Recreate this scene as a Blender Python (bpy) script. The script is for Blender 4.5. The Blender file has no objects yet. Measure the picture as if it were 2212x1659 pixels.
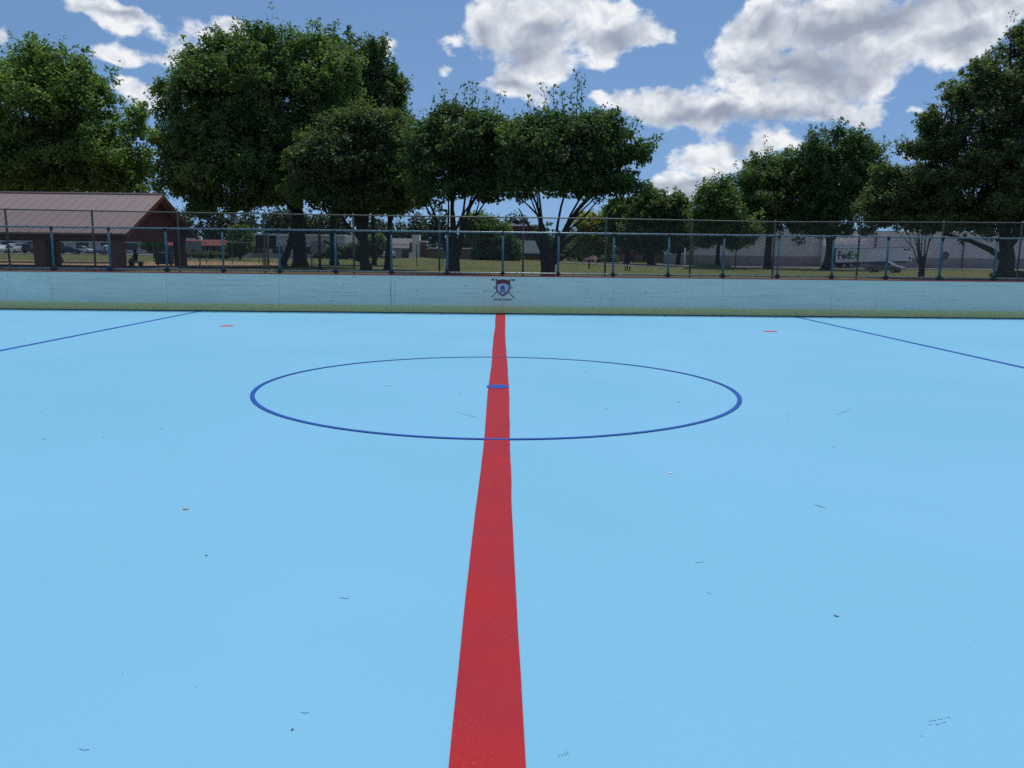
import bpy, bmesh, math, random
import numpy as np
from mathutils import Vector, Matrix
from math import radians as RAD, sin, cos, pi

S = bpy.context.scene
COL = S.collection

# ------------------------------------------------------------------ camera
CAM_H = 1.70
PITCH, YAW, ROLL = 0.1592, 0.0133, 0.0114
FPX = 1781.7                      # focal length in pixels of a 2212 px wide picture
_f0 = Vector((sin(YAW), cos(YAW), 0.0)); _r0 = Vector((cos(YAW), -sin(YAW), 0.0))
FWD = _f0 * cos(PITCH) + Vector((0, 0, -sin(PITCH)))
_u0 = _f0 * sin(PITCH) + Vector((0, 0, cos(PITCH)))
RGT = _r0 * cos(ROLL) + _u0 * sin(ROLL)
UP = _u0 * cos(ROLL) - _r0 * sin(ROLL)
cd = bpy.data.cameras.new('camera'); cam = bpy.data.objects.new('camera', cd); COL.objects.link(cam)
M = Matrix((RGT, UP, -FWD)).transposed().to_4x4(); M.translation = Vector((0, 0, CAM_H))
cam.matrix_world = M
cd.sensor_fit = 'HORIZONTAL'; cd.sensor_width = 36.0; cd.lens = 36.0 * FPX / 2212.0
cd.clip_start = 0.1; cd.clip_end = 3000
S.camera = cam
CAMP = Vector((0, 0, CAM_H))

def ray(px, py):
    return FWD * FPX + RGT * (px - 1106.0) - UP * (py - 829.5)
def at(px, py, Y):                # where the sight line meets the plane y = Y
    d = ray(px, py); return CAMP + d * (Y / d.y)
def on_floor(px, py, z=0.0):
    d = ray(px, py); return CAMP + d * ((z - CAM_H) / d.z)

# ------------------------------------------------------------------ light
SUN_EL, SUN_AZ = RAD(74), RAD(14)
sd = bpy.data.lights.new('sun', 'SUN'); sd.energy = 3.3; sd.angle = RAD(0.53); sd.color = (1.0, 0.955, 0.88)
sun = bpy.data.objects.new('sun', sd); COL.objects.link(sun)
sdir = Vector((sin(SUN_AZ) * cos(SUN_EL), cos(SUN_AZ) * cos(SUN_EL), sin(SUN_EL)))
sun.rotation_euler = (-sdir).to_track_quat('-Z', 'Y').to_euler(); sun.location = (0, 0, 60)
S.view_settings.view_transform = 'Standard'; S.view_settings.look = 'None'
S.view_settings.exposure = -0.15; S.view_settings.gamma = 1.0; S.view_settings.use_curve_mapping = False
W_ = None; S.cycles.max_bounces = 6; S.cycles.transparent_max_bounces = 8; S.cycles.sample_clamp_indirect = 3.0; S.cycles.use_denoising = False

# ------------------------------------------------------------------ sky with clouds
W = bpy.data.worlds.new('World'); S.world = W; W.use_nodes = True
wt = W.node_tree; wt.nodes.clear()
def N(t, kind, **kw):
    n = t.nodes.new(kind)
    for k, v in kw.items(): setattr(n, k, v)
    return n
def L(t, a, b): t.links.new(a, b)
def MATH(t, op, a, b=None, clamp=False):
    n = N(t, 'ShaderNodeMath', operation=op); n.use_clamp = clamp
    for i, v in enumerate((a, b)):
        if v is None: continue
        if isinstance(v, (int, float)): n.inputs[i].default_value = v
        else: L(t, v, n.inputs[i])
    return n.outputs[0]
def VM(t, op, a, b=None):
    n = N(t, 'ShaderNodeVectorMath', operation=op)
    for i, v in enumerate((a, b)):
        if v is None: continue
        if isinstance(v, (tuple, list)): n.inputs[i].default_value = v
        else: L(t, v, n.inputs[i])
    return n

BLOBS = [(262, 22, 70, 26), (303, 32, 36, 24), (205, 4, 70, 14), (446, 72, 52, 38), (392, 108, 60, 28), (318, 122, 60, 14),
 (238, 108, 40, 18), (492, 72, 30, 22), (268, 182, 26, 16), (330, 205, 40, 26), (362, 230, 36, 24), (842, 95, 26, 18), (0, 70, 14, 22),
 (1130, 55, 110, 52), (1240, 45, 110, 55), (1335, 45, 85, 52), (1412, 78, 42, 34), (1055, 62, 56, 50), (1120, 135, 66, 48), (1085, 172, 60, 34),
 (1190, 150, 44, 30), (1318, 112, 40, 18), (965, 78, 26, 12), (960, 138, 24, 20), (1140, 198, 70, 26),
 (1655, 25, 90, 52), (1800, 40, 150, 62), (1950, 25, 130, 52), (2080, 35, 110, 52), (1585, 112, 56, 40), (1700, 118, 120, 52), (1850, 138, 130, 50),
 (1965, 105, 110, 42), (1760, 186, 110, 34), (1900, 180, 54, 22), (2062, 100, 60, 30), (2165, 25, 60, 40),
 (1390, 222, 76, 32), (1480, 230, 80, 42), (1560, 208, 60, 46), (1520, 262, 70, 28), (1625, 252, 60, 40), (1700, 222, 80, 36), (1765, 240, 76, 30),
 (1855, 234, 46, 16), (1312, 200, 44, 20), (1985, 228, 22, 10), (1470, 372, 60, 42), (1530, 340, 56, 42), (1570, 345, 40, 34),
 (1632, 330, 40, 26), (1665, 312, 40, 34), (1720, 308, 40, 26), (1446, 394, 56, 24), (1505, 400, 70, 20), (1492, 440, 36, 26), (1962, 330, 30, 20),
 (1245, 60, 90, 60), (1610, 70, 50, 40)]
def azel(px, py):
    d = ray(px, py).normalized(); return math.atan2(d.x, d.y), math.asin(d.z)
GREYS = [(1800, 168, 120, 30), (1720, 130, 110, 26), (1960, 22, 140, 26), (1840, 70, 110, 22), (1335, 78, 60, 22), (1135, 118, 50, 34), (1180, 70, 50, 20), (1050, 75, 24, 26),
 (1470, 252, 80, 16), (1560, 258, 40, 18), (1740, 250, 80, 15), (1650, 270, 50, 14), (1500, 400, 80, 14), (1590, 316, 34, 28), (2080, 90, 60, 20), (1640, 60, 50, 24),
 (420, 118, 60, 10), (270, 10, 50, 8), (1090, 180, 50, 16), (1490, 430, 30, 16)]
tc = N(wt, 'ShaderNodeTexCoord')
sx = N(wt, 'ShaderNodeSeparateXYZ'); L(wt, tc.outputs['Generated'], sx.inputs[0])
az = MATH(wt, 'ARCTAN2', sx.outputs[0], sx.outputs[1]); el = MATH(wt, 'ARCSINE', sx.outputs[2])
cb = N(wt, 'ShaderNodeCombineXYZ'); L(wt, az, cb.inputs[0]); L(wt, el, cb.inputs[1]); P0 = cb.outputs[0]
def MAP(t, v, a, b, c=0.0, d=1.0, smooth=True):
    n = N(t, 'ShaderNodeMapRange'); n.clamp = True
    if smooth: n.interpolation_type = 'SMOOTHSTEP'
    L(t, v, n.inputs[0])
    for i, x in enumerate((a, b, c, d)): n.inputs[1 + i].default_value = x
    return n.outputs[0]
def noise(vec, scale, detail, rough=0.58, squash=1.3):
    n = N(wt, 'ShaderNodeTexNoise'); n.inputs['Scale'].default_value = scale; n.inputs['Detail'].default_value = detail; n.inputs['Roughness'].default_value = rough
    L(wt, VM(wt, 'MULTIPLY', vec, (1.0, squash, 1.0)).outputs[0], n.inputs['Vector']); return n
def warped(amount, scale):
    n = noise(P0, scale, 3.0)
    w = VM(wt, 'SCALE', VM(wt, 'SUBTRACT', n.outputs['Color'], (0.5, 0.5, 0.5)).outputs[0]); w.inputs['Scale'].default_value = amount
    return VM(wt, 'ADD', P0, w.outputs[0]).outputs[0]
def blobsum(vec, blobs, k):
    acc = None
    for (bx, by, rx, ry) in blobs:
        a, e = azel(bx, by)
        v = VM(wt, 'SUBTRACT', vec, (a, e, 0)).outputs[0]
        gr = 1.06 if bx < 1000 or rx < 30 else 0.92
        v = VM(wt, 'MULTIPLY', v, (FPX / rx / gr, FPX / ry / gr, 0)).outputs[0]
        g = MATH(wt, 'EXPONENT', MATH(wt, 'MULTIPLY', VM(wt, 'DOT_PRODUCT', v, v).outputs['Value'], -k))
        acc = g if acc is None else MATH(wt, 'ADD', acc, g)
    return acc
PW = warped(0.055, 11.0)
acc = blobsum(PW, BLOBS, 1.0)
# scattered cloud added outside the camera's view, to fill neutral ambient light
nb = noise(P0, 3.2, 5.0)
far_az = MATH(wt, 'GREATER_THAN', MATH(wt, 'ADD', MATH(wt, 'ABSOLUTE', az), MATH(wt, 'MULTIPLY', el, 0.9)), 0.86)
acc = MATH(wt, 'ADD', acc, MATH(wt, 'MULTIPLY', MATH(wt, 'MAXIMUM', MATH(wt, 'MULTIPLY', MATH(wt, 'SUBTRACT', nb.outputs['Fac'], 0.44), 5.0), 0.0), far_az))
env = MATH(wt, 'SUBTRACT', 1.0, MATH(wt, 'EXPONENT', MATH(wt, 'MULTIPLY', acc, -1.25)))
nA = noise(P0, 20.0, 11.0, 0.62); cA = MATH(wt, 'SUBTRACT', nA.outputs['Fac'], 0.5)
dn = MATH(wt, 'ADD', MATH(wt, 'SUBTRACT', env, 0.52), MATH(wt, 'MULTIPLY', cA, 1.55))
mask = MAP(wt, dn, -0.03, 0.30)
# billows: relief of a noise field lit from above and slightly from the right
def bill(off):
    v = VM(wt, 'ADD', PW, (off[0], off[1], 0)).outputs[0]
    n = noise(v, 26.0, 7.0, 0.5, 1.1); return n.outputs['Fac']
rel = MATH(wt, 'SUBTRACT', bill((0, 0)), bill((0.0025, 0.0085)))
big = MATH(wt, 'SUBTRACT', nA.outputs['Fac'], noise(VM(wt, 'ADD', P0, (0.004, 0.018, 0)).outputs[0], 19.0, 3.0, 0.6).outputs['Fac'])
grey = MATH(wt, 'MINIMUM', blobsum(PW, GREYS, 0.9), 1.15)
lum = MATH(wt, 'ADD', 0.88, MATH(wt, 'MULTIPLY', MATH(wt, 'MULTIPLY', rel, 1.9), MATH(wt, 'SUBTRACT', 1.0, MATH(wt, 'MULTIPLY', grey, 0.6))))
lum = MATH(wt, 'ADD', lum, MATH(wt, 'MULTIPLY', big, 0.32))
lum = MATH(wt, 'SUBTRACT', lum, MATH(wt, 'MULTIPLY', grey, 0.56))
lum = MATH(wt, 'ADD', lum, MAP(wt, dn, 0.05, 0.35, 0.10, 0.0), clamp=True)
ramp = N(wt, 'ShaderNodeValToRGB'); L(wt, lum, ramp.inputs[0])
cr = ramp.color_ramp; cr.elements[0].position = 0.0; cr.elements[0].color = (0.25, 0.30, 0.39, 1)
cr.elements[1].position = 1.0; cr.elements[1].color = (0.93, 0.95, 0.98, 1)
e_ = cr.elements.new(0.3); e_.color = (0.36, 0.41, 0.51, 1); e_ = cr.elements.new(0.7); e_.color = (0.66, 0.71, 0.79, 1)
# clear sky; the lookup direction is lifted so that the yellow band of the model's horizon stays below the view
lv = N(wt, 'ShaderNodeCombineXYZ'); L(wt, sx.outputs[0], lv.inputs[0]); L(wt, sx.outputs[1], lv.inputs[1])
L(wt, MATH(wt, 'ADD', MATH(wt, 'MULTIPLY', MATH(wt, 'MAXIMUM', sx.outputs[2], 0.0), 1.0), 0.19), lv.inputs[2])
sky = N(wt, 'ShaderNodeTexSky', sky_type='NISHITA'); sky.sun_disc = False
sky.sun_elevation = SUN_EL; sky.sun_rotation = SUN_AZ; sky.air_density = 1.0; sky.dust_density = 0.3; sky.ozone_density = 2.5
L(wt, VM(wt, 'NORMALIZE', lv.outputs[0]).outputs[0], sky.inputs[0])
bg1 = N(wt, 'ShaderNodeBackground'); bg1.inputs[1].default_value = 0.118
tn = N(wt, 'ShaderNodeMix', data_type='RGBA', blend_type='MULTIPLY'); tn.inputs['Factor'].default_value = 1.0; tn.inputs['B'].default_value = (0.86, 0.99, 1.05, 1)
L(wt, sky.outputs[0], tn.inputs['A']); L(wt, tn.outputs['Result'], bg1.inputs[0])
bg2 = N(wt, 'ShaderNodeBackground'); bg2.inputs[1].default_value = 1.06; L(wt, ramp.outputs[0], bg2.inputs[0])
mx = N(wt, 'ShaderNodeMixShader'); L(wt, mask, mx.inputs[0]); L(wt, bg1.outputs[0], mx.inputs[1]); L(wt, bg2.outputs[0], mx.inputs[2])
wo = N(wt, 'ShaderNodeOutputWorld'); L(wt, mx.outputs[0], wo.inputs[0])

W.cycles.sampling_method = 'MANUAL'; W.cycles.sample_map_resolution = 512

# ------------------------------------------------------------------ materials
def mat(name, col, rough=0.6, metal=0.0, spec=0.4, var=0.0, var_scale=3.0, var_col=None, bump=0.0, bump_scale=30.0, stretch=(1, 1, 1), detail=5.0):
    m = bpy.data.materials.new(name); m.use_nodes = True; t = m.node_tree
    p = t.nodes['Principled BSDF']
    p.inputs['Base Color'].default_value = (*col, 1); p.inputs['Roughness'].default_value = rough
    p.inputs['Metallic'].default_value = metal; p.inputs['Specular IOR Level'].default_value = spec
    if var or bump:
        c = N(t, 'ShaderNodeTexCoord'); mp = N(t, 'ShaderNodeMapping'); mp.inputs['Scale'].default_value = stretch
        L(t, c.outputs['Object'], mp.inputs[0])
    if var:
        n = N(t, 'ShaderNodeTexNoise'); n.inputs['Scale'].default_value = var_scale; n.inputs['Detail'].default_value = detail
        L(t, mp.outputs[0], n.inputs['Vector'])
        r = N(t, 'ShaderNodeMapRange'); r.inputs[1].default_value = 0.3; r.inputs[2].default_value = 0.7; L(t, n.outputs['Fac'], r.inputs[0])
        x = N(t, 'ShaderNodeMix', data_type='RGBA')
        vc = var_col if var_col else tuple(c_ * (1 - var) for c_ in col)
        x.inputs['A'].default_value = (*col, 1); x.inputs['B'].default_value = (*vc, 1)
        L(t, r.outputs[0], x.inputs['Factor']); L(t, x.outputs['Result'], p.inputs['Base Color'])
    if bump:
        n = N(t, 'ShaderNodeTexNoise'); n.inputs['Scale'].default_value = bump_scale; n.inputs['Detail'].default_value = 4.0
        L(t, mp.outputs[0], n.inputs['Vector'])
        b = N(t, 'ShaderNodeBump'); b.inputs['Strength'].default_value = bump; b.inputs['Distance'].default_value = 0.02
        L(t, n.outputs['Fac'], b.inputs['Height']); L(t, b.outputs[0], p.inputs['Normal'])
    return m
def leafmat(name, c1, c2, trans=0.35, rough=0.55, tcol=None):
    m = bpy.data.materials.new(name); m.use_nodes = True; t = m.node_tree
    p = t.nodes['Principled BSDF']; out = t.nodes['Material Output']
    a = N(t, 'ShaderNodeAttribute'); a.attribute_name = 'tint'
    x = N(t, 'ShaderNodeMix', data_type='RGBA'); x.inputs['A'].default_value = (*c1, 1); x.inputs['B'].default_value = (*c2, 1)
    L(t, a.outputs['Fac'], x.inputs['Factor'])
    L(t, x.outputs['Result'], p.inputs['Base Color']); p.inputs['Roughness'].default_value = rough; p.inputs['Specular IOR Level'].default_value = 0.28
    tr = N(t, 'ShaderNodeBsdfTranslucent')
    y = N(t, 'ShaderNodeMix', data_type='RGBA', blend_type='MULTIPLY'); y.inputs['Factor'].default_value = 1.0
    L(t, x.outputs['Result'], y.inputs['A']); y.inputs['B'].default_value = (*(tcol or (1.25, 1.55, 0.5)), 1)
    L(t, y.outputs['Result'], tr.inputs[0])
    s = N(t, 'ShaderNodeMixShader'); s.inputs[0].default_value = trans
    L(t, p.outputs[0], s.inputs[1]); L(t, tr.outputs[0], s.inputs[2]); L(t, s.outputs[0], out.inputs[0])
    return m

MT = {}
MT['floor'] = mat('floor_paint', (0.209, 0.488, 0.680), 0.62, spec=0.12, var=0.1, var_scale=0.28, var_col=(0.184, 0.462, 0.636), bump=0.05, bump_scale=60, detail=3)
MT['red'] = mat('red_line_paint', (0.41, 0.022, 0.025), 0.5, spec=0.12, var=0.2, var_scale=2.2, var_col=(0.35, 0.022, 0.036), bump=0.12, bump_scale=80)
def specks(m, col, scale=95.0, lo=0.62, hi=0.72, amount=0.5):
    t = m.node_tree; p = t.nodes['Principled BSDF']; src = p.inputs['Base Color'].links[0].from_socket
    c = N(t, 'ShaderNodeTexCoord'); a = N(t, 'ShaderNodeTexNoise'); a.inputs['Scale'].default_value = scale; a.inputs['Detail'].default_value = 3.0; L(t, c.outputs['Object'], a.inputs['Vector'])
    b = N(t, 'ShaderNodeTexNoise'); b.inputs['Scale'].default_value = 2.6; b.inputs['Detail'].default_value = 3.0; L(t, c.outputs['Object'], b.inputs['Vector'])
    f = MATH(t, 'MULTIPLY', MAP(t, a.outputs['Fac'], lo, hi, 0, amount), MAP(t, b.outputs['Fac'], 0.42, 0.62))
    x = N(t, 'ShaderNodeMix', data_type='RGBA'); L(t, f, x.inputs['Factor']); L(t, src, x.inputs['A']); x.inputs['B'].default_value = (*col, 1); L(t, x.outputs['Result'], p.inputs['Base Color'])
specks(MT['red'], (0.50, 0.16, 0.13))
specks(MT['floor'], (0.15, 0.36, 0.52), 40.0, 0.60, 0.75, 0.28)
MT['blue'] = mat('blue_line_paint', (0.026, 0.105, 0.44), 0.55, spec=0.1, var=0.2, var_scale=2.0)
MT['spot'] = mat('red_spot_paint', (0.50, 0.12, 0.085), 0.6, spec=0.1)
MT['scuff'] = mat('scuff_grey', (0.155, 0.37, 0.53), 0.7, var=0.4, var_scale=30, var_col=(0.20, 0.475, 0.69))
MT['scuff_light'] = mat('scuff_light', (0.188, 0.455, 0.665), 0.6, var=0.5, var_scale=12, var_col=(0.205, 0.482, 0.70))
MT['board'] = mat('board_white', (0.76, 0.77, 0.64), 0.42, spec=0.4, var=0.14, var_scale=2.2, var_col=(0.66, 0.69, 0.59), stretch=(0.35, 1, 5), bump=0.03, bump_scale=3)
MT['patch'] = mat('board_patch', (0.745, 0.80, 0.69), 0.45, var=0.12, var_scale=3)
MT['board_scuff'] = mat('board_scuff', (0.10, 0.13, 0.14), 0.7)
MT['board_smear'] = mat('board_smear', (0.50, 0.57, 0.57), 0.6, var=0.3, var_scale=8, var_col=(0.62, 0.69, 0.66))
MT['kick'] = mat('kick_yellow', (0.86, 0.74, 0.27), 0.5, var=0.3, var_scale=11, var_col=(0.64, 0.58, 0.26), stretch=(0.7, 1, 2), detail=8)
MT['cap'] = mat('cap_red', (0.45, 0.04, 0.06), 0.5)
MT['dark'] = mat('dark_gap', (0.012, 0.015, 0.02), 0.8)
MT['navy'] = mat('logo_navy', (0.008, 0.02, 0.04), 0.6)
MT['logo_red'] = mat('logo_red', (0.36, 0.035, 0.06), 0.55)
MT['logo_white'] = mat('logo_white', (0.45, 0.52, 0.66), 0.55)
MT['fblue'] = mat('fence_blue_paint', (0.075, 0.19, 0.26), 0.4, spec=0.45, var=0.35, var_scale=14, var_col=(0.04, 0.115, 0.17))
MT['frail'] = mat('fence_rail_metal', (0.24, 0.33, 0.38), 0.34, metal=0.3, spec=0.6, var=0.3, var_scale=9)
MT['wire'] = mat('dull_wire', (0.028, 0.034, 0.036), 0.45, spec=0.5)
MT['clamp'] = mat('black_clamp', (0.012, 0.016, 0.02), 0.5)
MT['galv'] = mat('galvanised_post', (0.16, 0.185, 0.175), 0.45, metal=0.3, var=0.3, var_scale=6)
MT['bark'] = mat('bark', (0.045, 0.035, 0.028), 0.9, var=0.5, var_scale=8, stretch=(1, 1, 0.25), bump=0.6, bump_scale=18)
MT['bark_red'] = mat('bark_reddish', (0.075, 0.045, 0.035), 0.85, var=0.4, var_scale=8, stretch=(1, 1, 0.25), bump=0.4, bump_scale=18)
MT['roof_brown'] = mat('roof_metal_brown', (0.225, 0.165, 0.16), 0.5, spec=0.4, var=0.15, var_scale=0.7, var_col=(0.20, 0.15, 0.148))
MT['maroon'] = mat('maroon_wood', (0.18, 0.04, 0.038), 0.7, var=0.4, var_scale=5, stretch=(1, 1, 4))
MT['maroon_col'] = mat('maroon_column', (0.20, 0.072, 0.064), 0.8, var=0.4, var_scale=9)
MT['grey_wall'] = mat('grey_wall', (0.56, 0.535, 0.55), 0.8, var=0.15, var_scale=0.5)
MT['grey_dark'] = mat('grey_wall_dark', (0.15, 0.13, 0.135), 0.85, var=0.15, var_scale=0.5)
MT['ware_top'] = mat('warehouse_cladding', (0.76, 0.67, 0.66), 0.7, var=0.12, var_scale=0.3, stretch=(3, 1, 0.2))
MT['ware_low'] = mat('warehouse_block', (0.40, 0.33, 0.325), 0.85, var=0.2, var_scale=0.8)
MT['white'] = mat('white_paint', (0.78, 0.79, 0.80), 0.5, var=0.1, var_scale=1.5)
MT['trailer'] = mat('trailer_white', (0.76, 0.77, 0.80), 0.45, var=0.12, var_scale=0.6)
MT['brick'] = mat('brick_red', (0.12, 0.045, 0.035), 0.85, var=0.35, var_scale=3)
MT['brick_orange'] = mat('brick_orange', (0.25, 0.10, 0.055), 0.85, var=0.3, var_scale=2)
MT['tan'] = mat('tan_wall', (0.25, 0.165, 0.115), 0.85, var=0.25, var_scale=1.2)
MT['roof_red'] = mat('roof_red', (0.30, 0.07, 0.065), 0.7, var=0.25, var_scale=3)
MT['glass'] = mat('dark_glass', (0.02, 0.024, 0.03), 0.12, spec=0.6)
MT['purple'] = mat('sign_purple', (0.035, 0.02, 0.12), 0.6)
MT['green'] = mat('sign_green', (0.05, 0.33, 0.05), 0.6)
MT['rubber'] = mat('rubber', (0.015, 0.015, 0.016), 0.8)
MT['pole_brown'] = mat('pole_wood', (0.11, 0.075, 0.055), 0.85, var=0.3, var_scale=5, stretch=(1, 1, 0.3))
MT['boardp'] = mat('pale_board', (0.34, 0.34, 0.32), 0.6, var=0.1, var_scale=3)
MT['slate'] = mat('dark_grey_metal', (0.055, 0.06, 0.075), 0.55, var=0.2, var_scale=3)
MT['rust'] = mat('rust', (0.22, 0.05, 0.03), 0.7)
MT['signback'] = mat('sign_back', (0.13, 0.14, 0.115), 0.6)
MT['dirt'] = mat('infield_clay', (0.36, 0.22, 0.11), 0.95, var=0.2, var_scale=0.3, bump=0.2, bump_scale=4)
MT['asphalt'] = mat('asphalt_pale', (0.20, 0.20, 0.205), 0.9, var=0.2, var_scale=0.3)
MT['concrete'] = mat('concrete_pad', (0.3, 0.29, 0.27), 0.9, var=0.2, var_scale=0.8)
# grass: three scales of variation
def grassmat():
    m = bpy.data.materials.new('grass'); m.use_nodes = True; t = m.node_tree; p = t.nodes['Principled BSDF']
    p.inputs['Roughness'].default_value = 0.95; p.inputs['Specular IOR Level'].default_value = 0.1
    c = N(t, 'ShaderNodeTexCoord')
    a = N(t, 'ShaderNodeTexNoise'); a.inputs['Scale'].default_value = 0.12; a.inputs['Detail'].default_value = 6
    b = N(t, 'ShaderNodeTexNoise'); b.inputs['Scale'].default_value = 1.6; b.inputs['Detail'].default_value = 8; b.inputs['Roughness'].default_value = 0.7
    for n in (a, b): L(t, c.outputs['Object'], n.inputs['Vector'])
    r1 = N(t, 'ShaderNodeMapRange'); r1.inputs[1].default_value = .35; r1.inputs[2].default_value = .65; L(t, a.outputs['Fac'], r1.inputs[0])
    r2 = N(t, 'ShaderNodeMapRange'); r2.inputs[1].default_value = .35; r2.inputs[2].default_value = .68; L(t, b.outputs['Fac'], r2.inputs[0])
    x = N(t, 'ShaderNodeMix', data_type='RGBA'); x.inputs['A'].default_value = (0.105, 0.128, 0.042, 1); x.inputs['B'].default_value = (0.19, 0.165, 0.075, 1)
    L(t, r1.outputs[0], x.inputs['Factor'])
    y = N(t, 'ShaderNodeMix', data_type='RGBA'); y.inputs['B'].default_value = (0.08, 0.105, 0.032, 1)
    L(t, r2.outputs[0], y.inputs['Factor']); L(t, x.outputs['Result'], y.inputs['A']); L(t, y.outputs['Result'], p.inputs['Base Color'])
    bp = N(t, 'ShaderNodeBump'); bp.inputs['Strength'].default_value = 0.5; bp.inputs['Distance'].default_value = 0.1
    L(t, b.outputs['Fac'], bp.inputs['Height']); L(t, bp.outputs[0], p.inputs['Normal'])
    return m
MT['grass'] = grassmat()

# ------------------------------------------------------------------ mesh helpers
class MB:
    """collects polygons; build() links them as ONE mesh object"""
    def __init__(s): s.v = []; s.f = []; s.m = []; s.mi = 0
    def poly(s, pts):
        b = len(s.v); s.v += [tuple(p) for p in pts]; s.f.append(tuple(range(b, b + len(pts)))); s.m.append(s.mi)
    def box(s, x0, x1, y0, y1, z0, z1):
        b = len(s.v)
        s.v += [(x0, y0, z0), (x1, y0, z0), (x1, y1, z0), (x0, y1, z0), (x0, y0, z1), (x1, y0, z1), (x1, y1, z1), (x0, y1, z1)]
        for f in ((0, 3, 2, 1), (4, 5, 6, 7), (0, 1, 5, 4), (1, 2, 6, 5), (2, 3, 7, 6), (3, 0, 4, 7)):
            s.f.append(tuple(b + i for i in f)); s.m.append(s.mi)
    def tube(s, pts, rad, n=6, caps=True):
        pts = [Vector(p) for p in pts]
        if isinstance(rad, (int, float)): rad = [rad] * len(pts)
        b = len(s.v); ref = None
        for i, p in enumerate(pts):
            d = (pts[min(i + 1, len(pts) - 1)] - pts[max(i - 1, 0)])
            d = d.normalized() if d.length > 1e-9 else Vector((0, 0, 1))
            if ref is None: ref = Vector((1, 0, 0)) if abs(d.x) < .8 else Vector((0, 1, 0))
            u = (ref - d * ref.dot(d)).normalized(); w = d.cross(u); ref = u
            for k in range(n):
                a = 2 * pi * k / n; q = p + (u * cos(a) + w * sin(a)) * rad[i]; s.v.append((q.x, q.y, q.z))
        for i in range(len(pts) - 1):
            for k in range(n):
                k2 = (k + 1) % n
                s.f.append((b + i * n + k, b + i * n + k2, b + (i + 1) * n + k2, b + (i + 1) * n + k)); s.m.append(s.mi)
        if caps:
            s.f.append(tuple(b + k for k in reversed(range(n)))); s.m.append(s.mi)
            e = b + (len(pts) - 1) * n; s.f.append(tuple(e + k for k in range(n))); s.m.append(s.mi)
    def prism(s, outline, y0, y1):
        """outline in x,z; extruded from y0 (front) to y1"""
        b = len(s.v); n = len(outline)
        s.v += [(x, y0, z) for x, z in outline] + [(x, y1, z) for x, z in outline]
        s.f.append(tuple(b + i for i in range(n))); s.m.append(s.mi)
        s.f.append(tuple(b + n + i for i in reversed(range(n)))); s.m.append(s.mi)
        for i in range(n):
            j = (i + 1) % n; s.f.append((b + j, b + i, b + n + i, b + n + j)); s.m.append(s.mi)
    def build(s, name, material, parent=None, smooth=False):
        me = bpy.data.meshes.new(name); me.from_pydata(s.v, [], s.f); me.update()
        mats = material if isinstance(material, (list, tuple)) else [material]
        for m in mats: me.materials.append(m)
        if len(mats) > 1: me.polygons.foreach_set('material_index', s.m)
        if smooth: me.polygons.foreach_set('use_smooth', [True] * len(me.polygons))
        o = bpy.data.objects.new(name, me); COL.objects.link(o)
        if parent is not None: o.parent = parent
        return o
def fixn(o):
    bm = bmesh.new(); bm.from_mesh(o.data); bmesh.ops.recalc_face_normals(bm, faces=bm.faces); bm.to_mesh(o.data); bm.free(); return o
def bevel(o, w=0.01, seg=2):
    bm = bmesh.new(); bm.from_mesh(o.data)
    bmesh.ops.bevel(bm, geom=list(bm.edges), offset=w, segments=seg, affect='EDGES', profile=0.5, clamp_overlap=True)
    bm.to_mesh(o.data); bm.free(); return o
def tag(o, label=None, cat=None, group=None, kind=None):
    for k, v in (('label', label), ('category', cat), ('group', group), ('kind', kind)):
        if v: o[k] = v
    return o
def thing(name, label, cat, loc=(0, 0, 0), rz=0.0, group=None):
    o = bpy.data.objects.new(name, None); COL.objects.link(o); o.location = loc; o.rotation_euler = (0, 0, rz); o.empty_display_size = 0.3
    return tag(o, label, cat, group)
def dup(root, loc, rz=None, label=None):
    def cp(o, par):
        c = o.copy(); COL.objects.link(c)
        if par is not None: c.parent = par
        for ch in o.children: cp(ch, c)
        return c
    r = cp(root, None); r.location = loc
    if rz is not None: r.rotation_euler = (0, 0, rz)
    if label: r['label'] = label
    return r
def text_polys(txt, size, font_offset=0.0):
    """letter outlines as a filled mesh: list of (verts2d, faces)"""
    cu = bpy.data.curves.new('lettering', 'FONT'); cu.body = txt; cu.size = size; cu.offset = font_offset
    cu.align_x = 'LEFT'; cu.resolution_u = 3
    o = bpy.data.objects.new('lettering', cu); COL.objects.link(o)
    dg = bpy.context.evaluated_depsgraph_get(); me = o.evaluated_get(dg).to_mesh()
    v = [(p.co.x, p.co.y) for p in me.vertices]; f = [tuple(p.vertices) for p in me.polygons]
    o.evaluated_get(dg).to_mesh_clear(); bpy.data.objects.remove(o); bpy.data.curves.remove(cu)
    return v, f
def ss(a, b, x):
    t = min(1.0, max(0.0, (x - a) / (b - a))); return t * t * (3 - 2 * t)

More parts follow.
